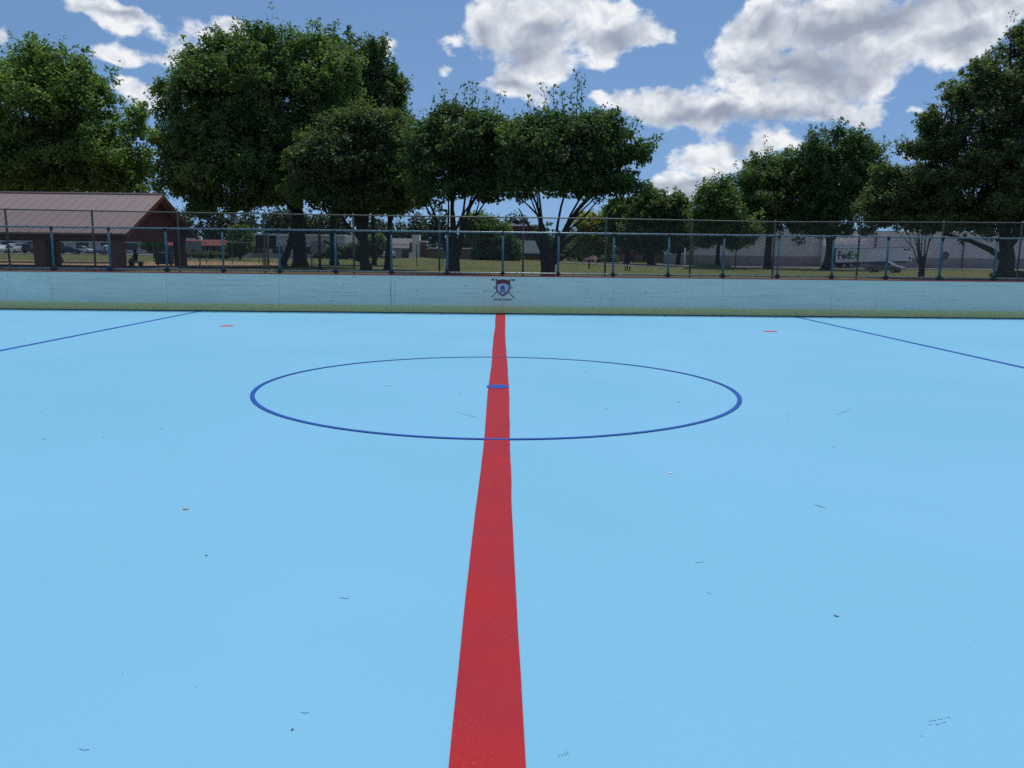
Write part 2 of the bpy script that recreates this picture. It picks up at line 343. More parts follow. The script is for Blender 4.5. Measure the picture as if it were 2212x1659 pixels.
# ------------------------------------------------------------------ terrain
_p1 = at(1552, 575, 101.0); _p2 = at(905, 565, 100.0)
def gz(x, y):
    a = x / max(y, 1.0)
    z = 0.34 * ss(26, 46, y) * (1 - ss(-0.06, 0.16, a))
    z -= 0.46 * ss(72, 104, y) * ss(0.06, 0.24, a)
    z += 0.95 * math.exp(-((x - _p1.x) / 4.6) ** 2 - ((y - 104) / 5.5) ** 2)
    z += 0.55 * math.exp(-((x - _p2.x) / 4.0) ** 2 - ((y - 103) / 4.0) ** 2)
    z += 0.05 * sin(x * 0.21 + 1.3) * sin(y * 0.17) * ss(35, 60, y)
    return z
def ground_at(px, Y):             # ground point seen at picture column px, depth Y
    p = at(px, 560, Y); return Vector((p.x, Y, gz(p.x, Y)))
def sheet(name, xs, ys, dz, material, fn=None):
    v = []; f = []; nx = len(xs)
    for y in ys:
        for x in xs:
            X, Yy = (x, y) if fn is None else fn(x, y)
            v.append((X, Yy, gz(X, Yy) + dz))
    for j in range(len(ys) - 1):
        for i in range(nx - 1):
            f.append((j * nx + i, j * nx + i + 1, (j + 1) * nx + i + 1, (j + 1) * nx + i))
    me = bpy.data.meshes.new(name); me.from_pydata(v, [], f); me.materials.append(material)
    me.polygons.foreach_set('use_smooth', [True] * len(f))
    o = bpy.data.objects.new(name, me); COL.objects.link(o); return tag(o, kind='structure')
ys = [-900, -300, -120, -60, -30, -16, -4, 8, 16, 21] + list(np.arange(23.2, 60, 2.0)) + list(np.arange(60, 175, 1.5)) + list(np.arange(175, 260, 12)) + [300, 400, 600, 900, 1500]
xs = [-1500, -700, -400, -250, -180] + list(np.arange(-140, 141, 2.0)) + [180, 250, 400, 700, 1500]
# the near rows stop in front of the boards' outer face
sheet('grass_field', xs, ys, -0.06, MT['grass'])
sheet('infield', list(np.arange(-58, -16, 2.0)), list(np.arange(60, 84, 1.5)), 0.0, MT['dirt'], lambda x, y: (x + 3 * sin(y * .3), y + 0.8 * sin(x * 0.4)))
sheet('parking_lot', list(np.arange(14, 140, 2.0)), list(np.arange(139, 153, 1.5)), 0.02, MT['asphalt'])
sheet('road', list(np.arange(8, 42, 1.5)), list(np.arange(127, 134.5, 1.5)), 0.0, MT['asphalt'])
sheet('parking_bay', list(np.arange(-160, -55, 3.0)), list(np.arange(146, 168, 2.0)), 0.02, MT['asphalt'])

# ------------------------------------------------------------------ rink floor with its painted markings
H = CAM_H
WALL_Y, WALL_M = 13.4075 * H, 0.0119
wall_rz = math.atan(WALL_M)
def wy(x): return WALL_Y + WALL_M * x
rf = MB()
nx = 30
for i in range(nx):
    x0, x1 = -30 + 2 * i, -28 + 2 * i
    for (y0, y1) in ((-14, -6), (-6, 2), (2, 12)): rf.poly([(x0, y0, 0), (x1, y0, 0), (x1, y1, 0), (x0, y1, 0)])
    rf.poly([(x0, 12, 0), (x1, 12, 0), (x1, wy(x1) + .1, 0), (x0, wy(x0) + .1, 0)])
floor = rf.build('rink_floor', MT['floor']); tag(floor, kind='structure')
rng = random.Random(4)
# centre line: hand painted, its edges wander by some millimetres
cl = MB(); xl, xr = -0.0948 * H, 0.0512 * H
pts = []
y = -14.0; wl = wr = 0.0
while y < wy(0):
    pts.append((xl + wl + 0.006 * sin(y * 1.1), xr + wr + 0.009 * sin(y * 0.62 + 1), y))
    wl = 0.8 * wl + rng.gauss(0, 0.0018); wr = 0.8 * wr + rng.gauss(0, 0.0018); y += 0.35
pts.append((xl, xr, wy(0) - 0.005))
for a, b in zip(pts, pts[1:]): cl.poly([(a[0], a[2], .004), (a[1], a[2], .004), (b[1], b[2], .004), (b[0], b[2], .004)])
tag(cl.build('center_line', MT['red'], floor), 'wide red line down the middle of the floor')
for nm, bx in (('blue_line', -4.8339 * H), ('blue_line', 4.7933 * H)):
    b = MB(); hw = 0.052
    for k in range(40):
        y0 = -14 + k * (wy(bx) + 14) / 40; y1 = -14 + (k + 1) * (wy(bx) + 14) / 40
        w0 = 0.003 * sin(k * 2.3); w1 = 0.003 * sin((k + 1) * 2.3)
        b.poly([(bx - hw + w0, y0, .004), (bx + hw - w0, y0, .004), (bx + hw - w1, y1 - .003, .004), (bx - hw + w1, y1 - .003, .004)])
    b.build(nm, MT['blue'], floor)
def ring(b, cx, cy, r0, r1, z, n=128):
    for k in range(n):
        a0, a1 = 2 * pi * k / n, 2 * pi * (k + 1) / n
        b.poly([(cx + r0 * cos(a0), cy + r0 * sin(a0), z), (cx + r1 * cos(a0), cy + r1 * sin(a0), z), (cx + r1 * cos(a1), cy + r1 * sin(a1), z), (cx + r0 * cos(a1), cy + r0 * sin(a1), z)])
def disc(b, cx, cy, r, z, n=48):
    b.poly([(cx + r * cos(2 * pi * k / n), cy + r * sin(2 * pi * k / n), z) for k in range(n)])
b = MB(); ring(b, -0.0279 * H, 6.081 * H, (1.7477 - .0155) * H, (1.7477 + .0155) * H, .008); tag(b.build('center_circle', MT['blue'], floor), 'blue ring around the middle of the floor')
b = MB(); disc(b, -0.0245 * H, 6.081 * H, 0.146, .008); tag(b.build('center_spot', MT['blue'], floor), 'blue spot on the red line inside the ring')
for dx in (-3.5886, 3.5349):
    b = MB(); disc(b, dx * H, 10.7927 * H, 0.155, .004); b.build('faceoff_spot', MT['spot'], floor)
# skate scuffs
def stroke(b, px0, py0, px1, py1, w, z=.0025, parts=1, jit=0.0):
    p0, p1 = on_floor(px0, py0, z), on_floor(px1, py1, z); d = (p1 - p0); L_ = d.length; d.normalize(); s = Vector((-d.y, d.x, 0))
    for k in range(parts):
        a = p0 + d * L_ * (k + .08) / parts; c = p0 + d * L_ * (k + .92) / parts
        o = s * rng.uniform(-jit, jit); m_ = (a + c) / 2 + o + s * .1 * w
        b.poly([a + o, m_ - s * w * .5, c + o, m_ + s * w * .5])
b = MB()
for q in ((980, 888, 1040, 904, .035), (825, 833, 850, 833, .05), (1260, 803, 1272, 803, .05), (1281, 825, 1288, 825, .05), (1296, 825, 1302, 825, .04),
          (1305, 883, 1316, 882, .04), (1462, 868, 1470, 866, .03), (1800, 898, 1848, 880, .02), (2062, 826, 2074, 825, .04), (1698, 897, 1709, 899, .03),
          (1757, 1089, 1786, 1096, .018), (990, 850, 999, 848, .03), (86, 950, 104, 947, .02), (1462, 871, 1470, 867, .02)):
    stroke(b, *q)
for k in range(4): stroke(b, 1757 + 7 * k, 1090 + 2 * k, 1762 + 7 * k, 1092 + 2 * k, .012)
for k, (px, py) in enumerate(((1205, 1628), (1212, 1627), (1219, 1625), (1224, 1622))): stroke(b, px, py - 6, px + 4, py + 8, .008)
for k in range(13):
    px = 2006 + (k % 7) * 6.5 + rng.uniform(-2, 2); py = 1558 - (k % 7) * 2.2 + (k % 7) ** 2 * .15 + (k // 7) * 9 + rng.uniform(-2, 2); stroke(b, px, py, px + rng.uniform(2.5, 7), py - rng.uniform(.5, 2.5), rng.uniform(.004, .009))
tag(b.build('scuff_marks', MT['scuff'], floor), kind='stuff')
b = MB()
for k in range(9):
    px = rng.uniform(20, 2190); py = rng.uniform(700, 1640); l = rng.uniform(6, 30) ; stroke(b, px, py, px + l, py + rng.uniform(-4, 4), rng.uniform(.006, .014) * (1 + 900 / py))
tag(b.build('faint_scuffs', MT['scuff_light'], floor), kind='stuff')

# ------------------------------------------------------------------ boards
X_SEAM = 0.0
p = at(1085.5, 640, WALL_Y); X_SEAM = p.x
boards = thing('rink_boards', 'long low pale board wall with red top edge and yellow kick strip around the rink', 'rink boards', (0, WALL_Y, 0), wall_rz)
PAN = 3.048; BH = 1.02
for k in range(-9, 9):
    x0 = X_SEAM + k * PAN; b = MB(); b.box(x0 + .002, x0 + PAN - .002, rng.uniform(0, .004), .055, 0.205, BH)
    b.build('panel', MT['board'], boards)
    b = MB(); b.box(x0 + .0015, x0 + PAN - .0015, -.012 + rng.uniform(0, .003), .0545, 0.022, 0.2045); b.build('kick_plate', MT['kick'], boards)
b = MB(); b.box(-27, 27, -.014, .075, BH + .001, BH + .028); b.build('cap_rail', MT['cap'], boards)
b = MB(); b.box(-27, 27, .004, .05, 0.0, 0.021); b.build('base_gap', MT['dark'], boards)
for k in range(-18, 19):
    b = MB(); b.box(X_SEAM + k * PAN / 2 - .04, X_SEAM + k * PAN / 2 + .04, .056, .14, -.05, BH); b.build('upright', MT['galv'], boards)
def bl(px, py, off=-.003):        # board-local point for a picture position on the board's face
    d = ray(px, py); n = Vector((-WALL_M, 1, 0)); t_ = (Vector((0, WALL_Y, 0)) - CAMP).dot(n) / d.dot(n); q = CAMP + d * t_
    c, s = cos(-wall_rz), sin(-wall_rz); X, Y_ = q.x, q.y - WALL_Y
    return (c * X - s * Y_, off, q.z)
# marks on the boards
b = MB()
def bstroke(px0, py0, px1, py1, w):
    a = Vector(bl(px0, py0)); c = Vector(bl(px1, py1)); d = (c - a).normalized(); s = Vector((-d.z, 0, d.x)) * w / 2; m_ = (a + c) / 2
    b.poly([a, m_ - s, c, m_ + s])
Z2 = lambda x, y: ((800 + x / 2.212) * .54861, (700 + y / 2.212) * .54861)
Z3 = lambda x, y: ((1600 + x / 2.212) * .54861, (700 + y / 2.212) * .54861)
Z4 = lambda x, y: ((2400 + x / 2.212) * .54861, (700 + y / 2.212) * .54861)
Z5 = lambda x, y: ((3032 + x / 2.212) * .54861, (700 + y / 2.212) * .54861)
Z1 = lambda x, y: ((x / 2.212) * .54861, (700 + y / 2.212) * .54861)
def dot(q, r=.012):
    c = Vector(bl(*q)); b.poly([(c.x + r * cos(a), c.y, c.z + r * sin(a)) for a in np.linspace(0, 2 * pi, 7)[:-1]])
for (x, y) in ((1323, 855), (1300, 868), (1257, 888), (1222, 919), (1204, 950), (1210, 966), (1172, 995), (1155, 1010), (1116, 1071), (1742, 880), (1858, 983)): dot(Z2(x, y))
for (x, y) in ((90, 982), (515, 940)): dot(Z3(x, y))
for (x, y) in ((256, 884), (66, 843)): dot(Z1(x, y))
dot(Z5(914, 1046), .014); dot(Z5(646, 932), .01)
for q in ((Z2(1630, 868), Z2(1634, 1130), .012), (Z2(1667, 870), Z2(1669, 1165), .006), (Z2(1096, 1118), Z2(1098, 1132), .012), (Z2(1899, 1040), Z2(1906, 1056), .01),
          (Z3(505, 940), Z3(538, 941), .012), (Z3(128, 1045), Z3(138, 1055), .012), (Z3(660, 995), Z3(705, 982), .012), (Z3(1148, 944), Z3(1172, 950), .01),
          (Z4(312, 990), Z4(314, 1010), .01), (Z4(1970, 1085), Z4(2005, 1058), .008), (Z5(575, 1085), Z5(605, 1060), .008), (Z5(452, 975), Z5(455, 993), .01),
          (Z5(922, 1060), Z5(926, 1140), .008), (Z1(1648, 918), Z1(1652, 930), .012), (Z1(252, 878), Z1(260, 890), .014), (Z3(795, 1010), Z3(798, 1045), .006), (Z3(866, 1025), Z3(864, 1050), .006)):
    bstroke(*q[0], *q[1], q[2])
tag(b.build('scuff_marks', MT['board_scuff'], boards), kind='stuff')
b = MB()
for k in range(70):               # long faint puck smears
    px = rng.uniform(0, 2212); py = rng.choice((612, 622, 631, 640, 646)) + 12 * (px / 2212 - .5) * 1.6 + rng.uniform(-4, 4); l = rng.uniform(25, 130)
    bstroke(px, py, px + l, py + l * .0114 + rng.uniform(-.6, .6), rng.uniform(.006, .016))
for q in (((1410, 1030), (1440, 1080)), ((1560, 960), (1580, 1010)), ((1550, 1020), (1560, 1060)), ((1690, 1040), (1700, 1075))): bstroke(*Z3(*q[0]), *Z3(*q[1]), .02)
tag(b.build('puck_smears', MT['board_smear'], boards), kind='stuff')
b = MB()
pp = [Vector(bl(*Z1(x, y), -.002)) for x, y in ((-40, 818), (395, 828), (430, 880), (446, 960), (447, 1068), (-40, 1060))]
b.poly(pp); b.build('paint_patch', MT['patch'], boards); b = MB()
for (x0, y0, x1, y1) in ((400, 1128, 560, 1105), (560, 1105, 620, 1130), (780, 1100, 940, 1080), (940, 1080, 1070, 1128), (1250, 1080, 1300, 1110), (1260, 1080, 1440, 1120)):
    a = Vector(bl(*Z4(x0, y0), -.002)); c = Vector(bl(*Z4(x1, y1), -.002)); s = Vector((0, 0, .018)); m_ = (a + c) / 2 + Vector((0, 0, .012)); b = MB(); b.poly([a, m_ - s, c, m_ + s]); b.build('paint_patch', MT['patch'], boards)

# emblem
logo_c = bl(*((1850 + 1025 / 7.9) * .54861, (1060 + 600 / 7.9) * .54861), 0)
ZK = 22.793 / 1781.7 * .54861 / 7.9
def lz(x, y): return (logo_c[0] + (x - 1025) * ZK, logo_c[2] - (y - 600) * ZK)
emb = MB()
decal = bpy.data.objects.new('emblem', None); COL.objects.link(decal); decal.parent = boards; tag(decal, 'hockey emblem of red shield, crossed sticks and dark tree with lettering below')
def flat(name, polys, m, off, split=False):
    if split:
        for P in polys: flat(name, [P], m, off)
        return
    b = MB()
    for P in polys: b.prism([lz(*q) for q in P], off, off + .0015)
    return fixn(b.build(name, m, decal))
SH = [(822, 385), (870, 360), (940, 341), (1025, 332), (1110, 340), (1190, 362), (1241, 390), (1241, 560), (1226, 650), (1190, 720), (1130, 778), (1025, 832), (930, 776), (860, 710), (830, 640), (822, 560)]
SI = [(852, 490), (930, 456), (1025, 443), (1120, 458), (1206, 492), (1204, 600), (1180, 672), (1120, 738), (1025, 790), (930, 738), (872, 670), (853, 600)]
def grow(P, k): return [(1025 + (x - 1025) * k, 590 + (y - 590) * k) for x, y in P]
flat('shield_edge', [grow(SH, 1.045)], MT['navy'], -.0055)
flat('shield', [SH], MT['logo_red'], -.0070)
flat('shield_edge', [grow(SI, 1.035)], MT['navy'], -.0085)
flat('shield_field', [SI], MT['logo_white'], -.0100)
def chev(cx, y, w, h, t): return [[(cx - w, y + h), (cx, y), (cx, y + t), (cx - w * .92, y + h + t * .9)], [(cx, y), (cx + w, y + h), (cx + w * .92, y + h + t * .9), (cx, y + t)]]
P = chev(1023, 496, 58, 46, 26) + chev(1023, 535, 62, 40, 26) + chev(1018, 572, 76, 34, 30) + chev(1018, 625, 84, 40, 32)
P += [[(935, 735), (960, 715), (970, 722), (1003, 683), (1015, 697), (1003, 705), (975, 740), (960, 732), (945, 742)], [(1003, 683), (1135, 722), (1110, 742), (1090, 735), (1010, 708)]]
flat('tree_mark', P, MT['navy'], -.0115)
def seg(x0, y0, x1, y1, w):
    dx, dy = x1 - x0, y1 - y0; l = math.hypot(dx, dy); nx_, ny_ = -dy / l * w / 2, dx / l * w / 2
    return [(x0 + nx_, y0 + ny_), (x1 + nx_, y1 + ny_), (x1 - nx_, y1 - ny_), (x0 - nx_, y0 - ny_)]
flat('stick_shaft', [seg(848, 700, 684, 868, 22), seg(690, 856, 672, 872, 34)], MT['navy'], -.0025)
flat('stick_blade', [seg(870, 368, 820, 322, 30), seg(822, 330, 730, 322, 52), seg(730, 330, 682, 335, 56)], MT['navy'], -.0025)
flat('stick_shaft', [seg(1204, 706, 1362, 872, 22), seg(1356, 866, 1376, 886, 34)], MT['navy'], -.0040)
flat('stick_blade', [seg(1188, 368, 1240, 326, 30), seg(1238, 334, 1330, 328, 52), seg(1330, 336, 1384, 344, 60)], MT['navy'], -.0040)
flat('blade_tape', [seg(815, 328, 735, 322, 30), seg(1246, 334, 1325, 330, 30)], MT['logo_white'], -.0055, True)
flat('leaf_point', [[(812, 505), (790, 530), (720, 556), (768, 580), (770, 630), (812, 600)], [(1248, 505), (1275, 530), (1335, 562), (1288, 585), (1288, 640), (1248, 600)]], MT['logo_red'], -.0022, True)
flat('leaf_point', [[(806, 530), (765, 556), (790, 575), (788, 600), (806, 585)], [(1255, 530), (1300, 562), (1272, 578), (1272, 606), (1255, 590)]], MT['logo_white'], -.0036, True)
def letters(name, txt, size, m, off, place, bold=0.0, parent=decal, thick=.0015):
    b = MB(); x = 0
    v, f = text_polys(txt, size, bold)
    base = len(b.v)
    for (px, py) in v: X, Zc = place(px, py); b.v.append((X, off, Zc))
    for q in f: b.f.append(tuple(base + i for i in q)); b.m.append(0)
    return b.build(name, m, parent)
v_, f_ = text_polys('HOCKEY LEAGUE', 1.0, 0.02); wv = max(q[0] for q in v_); hv = max(q[1] for q in v_)
letters('lettering', 'HOCKEY LEAGUE', 1.0, MT['navy'], -.005, lambda x, y: lz(745 + x / wv * 550, 970 - y / hv * 62), .02)
v_, f_ = text_polys('READING', 1.0, 0.03); wr_ = max(q[0] for q in v_); hr_ = max(q[1] for q in v_)
def arc(x, y):
    t_ = x / wr_; X = 868 + t_ * 318; base_ = 448 - 34 * (1 - ((X - 1025) / 165.0) ** 2); return lz(X, base_ - y / hr_ * 66)
letters('lettering', 'READING', 1.0, MT['navy'], -.0085, arc, .03)

# ------------------------------------------------------------------ chain link fences
def chainlink(b, x0, x1, z0, z1, y, pitch=0.072, r=0.0021, wob=0.0):
    """crossing diagonal wires between z0 and z1"""
    h = z1 - z0; n = int((x1 - x0) / pitch) + 1
    dx = h * 0.80
    for sgn in (1, -1):
        k = 0; x = x0 - dx
        while x < x1 + dx:
            a = [x, z0]; c = [x + sgn * dx, z1]
            lo, hi = 0.0, 1.0
            for lim, isless in ((x0, True), (x1, False)):
                d = c[0] - a[0]
                t_ = (lim - a[0]) / d
                if isless:
                    if d > 0: lo = max(lo, t_)
                    else: hi = min(hi, t_)
                else:
                    if d > 0: hi = min(hi, t_)
                    else: lo = max(lo, t_)
            if hi > lo + 1e-4:
                P0 = (a[0] + (c[0] - a[0]) * lo, y + sgn * r, a[1] + h * lo); P1 = (a[0] + (c[0] - a[0]) * hi, y + sgn * r, a[1] + h * hi)
                b.tube([P0, P1], r, 3, caps=False)
            x += pitch
fence = thing('chain_link_fence', 'blue painted chain link fence standing on top of the rink boards', 'fence', (0, WALL_Y, 0), wall_rz)
FZ0, FZ1, FY = BH + 0.09, 2.215, 0.10
for k in range(-17, 18):
    x = X_SEAM + k * PAN / 2
    b = MB(); b.tube([(x, FY + .02, .6), (x, FY + .02, FZ1 - .03)], .030, 10); po = b.build('post', MT['fblue'], fence, True)
    b = MB(); b.tube([(x, FY + .02, FZ1 - .075), (x, FY + .02, FZ1 + .01), (x, FY + .02, FZ1 + .035)], [.040, .042, .012], 10); b.build('post_cap', MT['clamp'], po)
    b = MB(); b.box(x - .045, x + .045, FY - .035, FY + .065, BH + .03, BH + .135); b.box(x - .1, x + .1, FY - .03, FY + .05, BH + .062, BH + .1); b.build('post_clamp', MT['clamp'], po)
b = MB(); b.tube([(-27, FY + .02, FZ1), (27, FY + .02, FZ1)], .024, 10); b.build('top_rail', MT['frail'], fence, True)
b = MB(); b.tube([(-27, FY + .02, FZ0), (27, FY + .02, FZ0)], .022, 10); b.build('bottom_rail', MT['frail'], fence, True)
b = MB(); chainlink(b, -26.5, 26.5, BH + .04, FZ1 + .02, FY - .02, .078, .0038)
for k in range(int(53 / .078)):   # twisted knuckles above the top rail
    x = -26.5 + k * .078; b.tube([(x, FY - .02, FZ1), (x + rng.uniform(-.01, .01), FY - .02, FZ1 + rng.uniform(.03, .045))], .003, 3)
    if k % 4 == 0: b.tube([(x, FY - .022, FZ1 - .03), (x + .012, FY - .022, FZ1 + .03)], .005, 3)
    if k % 5 == 0: b.tube([(x, FY - .025, FZ0 - .03), (x + .014, FY - .025, FZ0 + .03)], .006, 3)
tag(b.build('wire_mesh', MT['wire'], fence), kind=None)

# taller fence behind
fx = [11, 198, 383, 569, 763, 949, 1131, 1310, 1495, 1675, 1859, 2039, 2209]
ft = [452, 455.5, 459, 462, 465, 467.5, 470, 472.5, 476, 479.5, 479.6, 480.5, 481.5]
tf = thing('perimeter_fence', 'tall grey galvanised chain link fence rising behind the rink fence', 'fence')
pts = []
for i, (px, py) in enumerate(zip(fx, ft)):
    Yf = 29.1 + 1.5 * i / 12; q = at(px, py, Yf); pts.append(q)
d0_ = pts[0] - pts[1]; pts = [pts[0] + d0_ * 3, pts[0] + d0_ * 2, pts[0] + d0_] + pts
d1_ = pts[-1] - pts[-2]; pts += [pts[-1] + d1_, pts[-1] + d1_ * 2, pts[-1] + d1_ * 3]
for q in pts:
    b = MB(); b.tube([(q.x, q.y, gz(q.x, q.y) - .2), (q.x, q.y, q.z + .02), (q.x, q.y, q.z + .07)], [.036, .036, .012], 8); b.build('post', MT['galv'], tf, True)
b = MB(); b.tube([(q.x, q.y - .04, q.z) for q in pts], .022, 8); b.build('top_rail', MT['galv'], tf, True)
b = MB()
for q0, q1 in zip(pts, pts[1:]):
    Lh = (q1 - q0).length; zb = 0.08
    c2 = MB(); chainlink(c2, 0, Lh, zb, 2.95, 0, .08, .0032)
    dd = (q1 - q0); base = len(b.v)
    for (x, y_, z) in c2.v:
        t_ = x / Lh; zt = q0.z + dd.z * t_ + .03
        b.v.append((q0.x + dd.x * t_, q0.y + dd.y * t_ - .065 + y_, gz(q0.x, q0.y) + (z / 2.95) * (zt - gz(q0.x, q0.y))))
    b.f += [tuple(base + i for i in f) for f in c2.f]; b.m += c2.m
b.build('wire_mesh', MT['wire'], tf)

# ball field fence, far
bf = thing('field_fence', 'thin low chain link ball field fence beyond the trees', 'fence')
BF = [(at(px, 524 + (px - 540) * .0135, 76)) for px in np.arange(330, 1010, 57.0)]
for q in BF:
    g = gz(q.x, q.y); b = MB(); b.tube([(q.x, q.y, g - .2), (q.x, q.y, q.z)], .04, 6); b.build('post', MT['galv'], bf)
b = MB(); b.tube([tuple(q) for q in BF], .03, 5); b.build('top_rail', MT['frail'], bf)
b = MB()
for q0, q1 in zip(BF, BF[1:]):
    c = MB(); chainlink(c, q0.x, q1.x, gz(q0.x, q0.y), q0.z, q0.y - .06, .16, .003); base = len(b.v); b.v += c.v; b.f += [tuple(base + i for i in f) for f in c.f]; b.m += c.m
b.build('wire_mesh', MT['wire'], bf)

# ------------------------------------------------------------------ pavilion
PVx = at(272, 505, 50).x; EZ = at(272, 504, 50).z
PY0, PY1 = 50.0, 61.6; PYM = (PY0 + PY1) / 2; RZ = at(356, 421, PYM).z
pv = thing('picnic_pavilion', 'open picnic pavilion with brown metal gable roof and maroon columns', 'pavilion', (0, 0, 0))
XL = PVx - 34
b = MB()                           # two roof slopes with thickness and standing seams
th = .10
for (ya, yb) in ((PY0, PYM), (PY1, PYM)):
    b.poly([(XL, ya, EZ), (PVx, ya, EZ), (PVx, yb, RZ), (XL, yb, RZ)])
    b.poly([(XL, ya, EZ - th), (PVx, ya, EZ - th), (PVx, yb, RZ - th), (XL, yb, RZ - th)])
    b.poly([(XL, ya, EZ - th), (PVx, ya, EZ - th), (PVx, ya, EZ), (XL, ya, EZ)])
    b.poly([(PVx, ya, EZ - th), (PVx, yb, RZ - th), (PVx, yb, RZ), (PVx, ya, EZ)])
rf_ = b.build('roof', MT['roof_brown'], pv)
b = MB(); x = PVx - .3
while x > XL:
    for (ya, yb) in ((PY0, PYM), (PY1, PYM)):
        s = 1 if yb > ya else -1
        b.poly([(x, ya - .01 * s, EZ), (x, ya - .01 * s, EZ + .014), (x, yb, RZ + .014), (x, yb, RZ)])
        b.poly([(x + .03, ya - .01 * s, EZ), (x + .03, ya - .01 * s, EZ + .014), (x + .03, yb, RZ + .014), (x + .03, yb, RZ)])
        b.poly([(x, ya - .01 * s, EZ + .014), (x + .03, ya - .01 * s, EZ + .014), (x + .03, yb, RZ + .014), (x, yb, RZ + .014)])
    x -= 0.61
b.build('roof_seams', MT['roof_brown'], rf_)
b = MB(); b.prism([(0, RZ - .02), (0, RZ + .06), (0.01, RZ + .06), (0.01, RZ - .02)], 0, 0.01); b = MB()
b.tube([(XL, PYM, RZ + .03), (PVx + .03, PYM, RZ + .03)], .09, 6); b.build('ridge_cap', MT['roof_brown'], rf_)
b = MB()                           # gable end wall set back below the verge
gx = PVx - 0.55
b.poly([(gx, PY0 + .75, EZ + .17), (gx, PYM, RZ - .16), (gx, PY1 - .75, EZ + .17)])
b.poly([(gx, PY0 + .6, EZ + .02), (gx, PY1 - .6, EZ + .02), (gx, PY1 - .75, EZ + .17), (gx, PY0 + .75, EZ + .17)])
b.box(gx + .01, gx + .08, PYM - .55, PYM + .55, RZ - 1.25, RZ - .75)
b.build('gable', MT['maroon'], pv)
b = MB()                           # barge boards following the verge
for (ya, yb) in ((PY0, PYM), (PY1, PYM)):
    for xx in (PVx + .005, PVx + .05):
        b.poly([(xx, ya, EZ - .28), (xx, yb, RZ - .28), (xx, yb, RZ + .005), (xx, ya, EZ + .005)])
    b.poly([(PVx + .005, ya, EZ + .006), (PVx + .05, ya, EZ + .006), (PVx + .05, yb, RZ + .006), (PVx + .005, yb, RZ + .006)])
    b.poly([(PVx + .005, ya, EZ - .28), (PVx + .05, ya, EZ - .28), (PVx + .05, yb, RZ - .28), (PVx + .005, yb, RZ - .28)])
b.build('barge_board', mat('maroon_trim', (0.17, 0.06, 0.055), 0.6), pv)
b = MB(); cx0 = at(270, 540, 51.0).x; zb_ = EZ - .12
b.box(XL, gx, PY0 + .75, PY0 + 1.0, EZ - .42, EZ + .2); b.box(XL, gx, PY1 - 1.0, PY1 - .75, EZ - .42, EZ + .2); b.box(gx - .25, gx - .003, PY0 + 1.0, PY1 - 1.0, EZ - .44, EZ + .03)
b.build('beam', MT['maroon'], pv)
for k in range(7):
    for (yc, w) in ((PY0 + .9, .34), (PY1 - .9, .34)):
        x = gx - .4 - k * 4.55
        g = gz(x, yc); b = MB(); b.box(x - w, x + w, yc - w, yc + w, g - .2, EZ - .425); b.build('column', MT['maroon_col'], pv)
b = MB(); b.box(XL, PVx, PY0, PY1, .2, .37); b.build('slab', MT['concrete'], pv)

# ------------------------------------------------------------------ trees
def leaves_mesh(name, cen, out, Lf, rg, material, parent, droop=0.35, updir=0.6):
    """cen: leaf positions, out: outward directions"""
    n = len(cen)
    rnd = rg.normal(size=(n, 3))
    nrm = out * 0.55 + np.array([0, 0, updir]) + rnd * 0.55
    nrm /= np.linalg.norm(nrm, axis=1)[:, None]
    d = rg.normal(size=(n, 3)) + out * 0.5; d[:, 2] -= droop
    d -= nrm * (d * nrm).sum(1)[:, None]; d /= np.linalg.norm(d, axis=1)[:, None] + 1e-9
    s = np.cross(nrm, d); l = Lf * rg.uniform(.65, 1.35, n)[:, None]; w = l * rg.uniform(.55, .8, n)[:, None]
    v = np.empty((n, 4, 3)); v[:, 0] = cen; v[:, 1] = cen + d * l * .45 + s * w * .5; v[:, 2] = cen + d * l - nrm * l * .12; v[:, 3] = cen + d * l * .45 - s * w * .5
    me = bpy.data.meshes.new(name); me.vertices.add(n * 4); me.vertices.foreach_set('co', v.reshape(-1).astype(np.float32))
    me.loops.add(n * 4); me.loops.foreach_set('vertex_index', np.arange(n * 4, dtype=np.int32))
    me.polygons.add(n); me.polygons.foreach_set('loop_start', np.arange(0, n * 4, 4, dtype=np.int32))
    at_ = me.attributes.new('tint', 'FLOAT', 'POINT')
    return me, at_, n
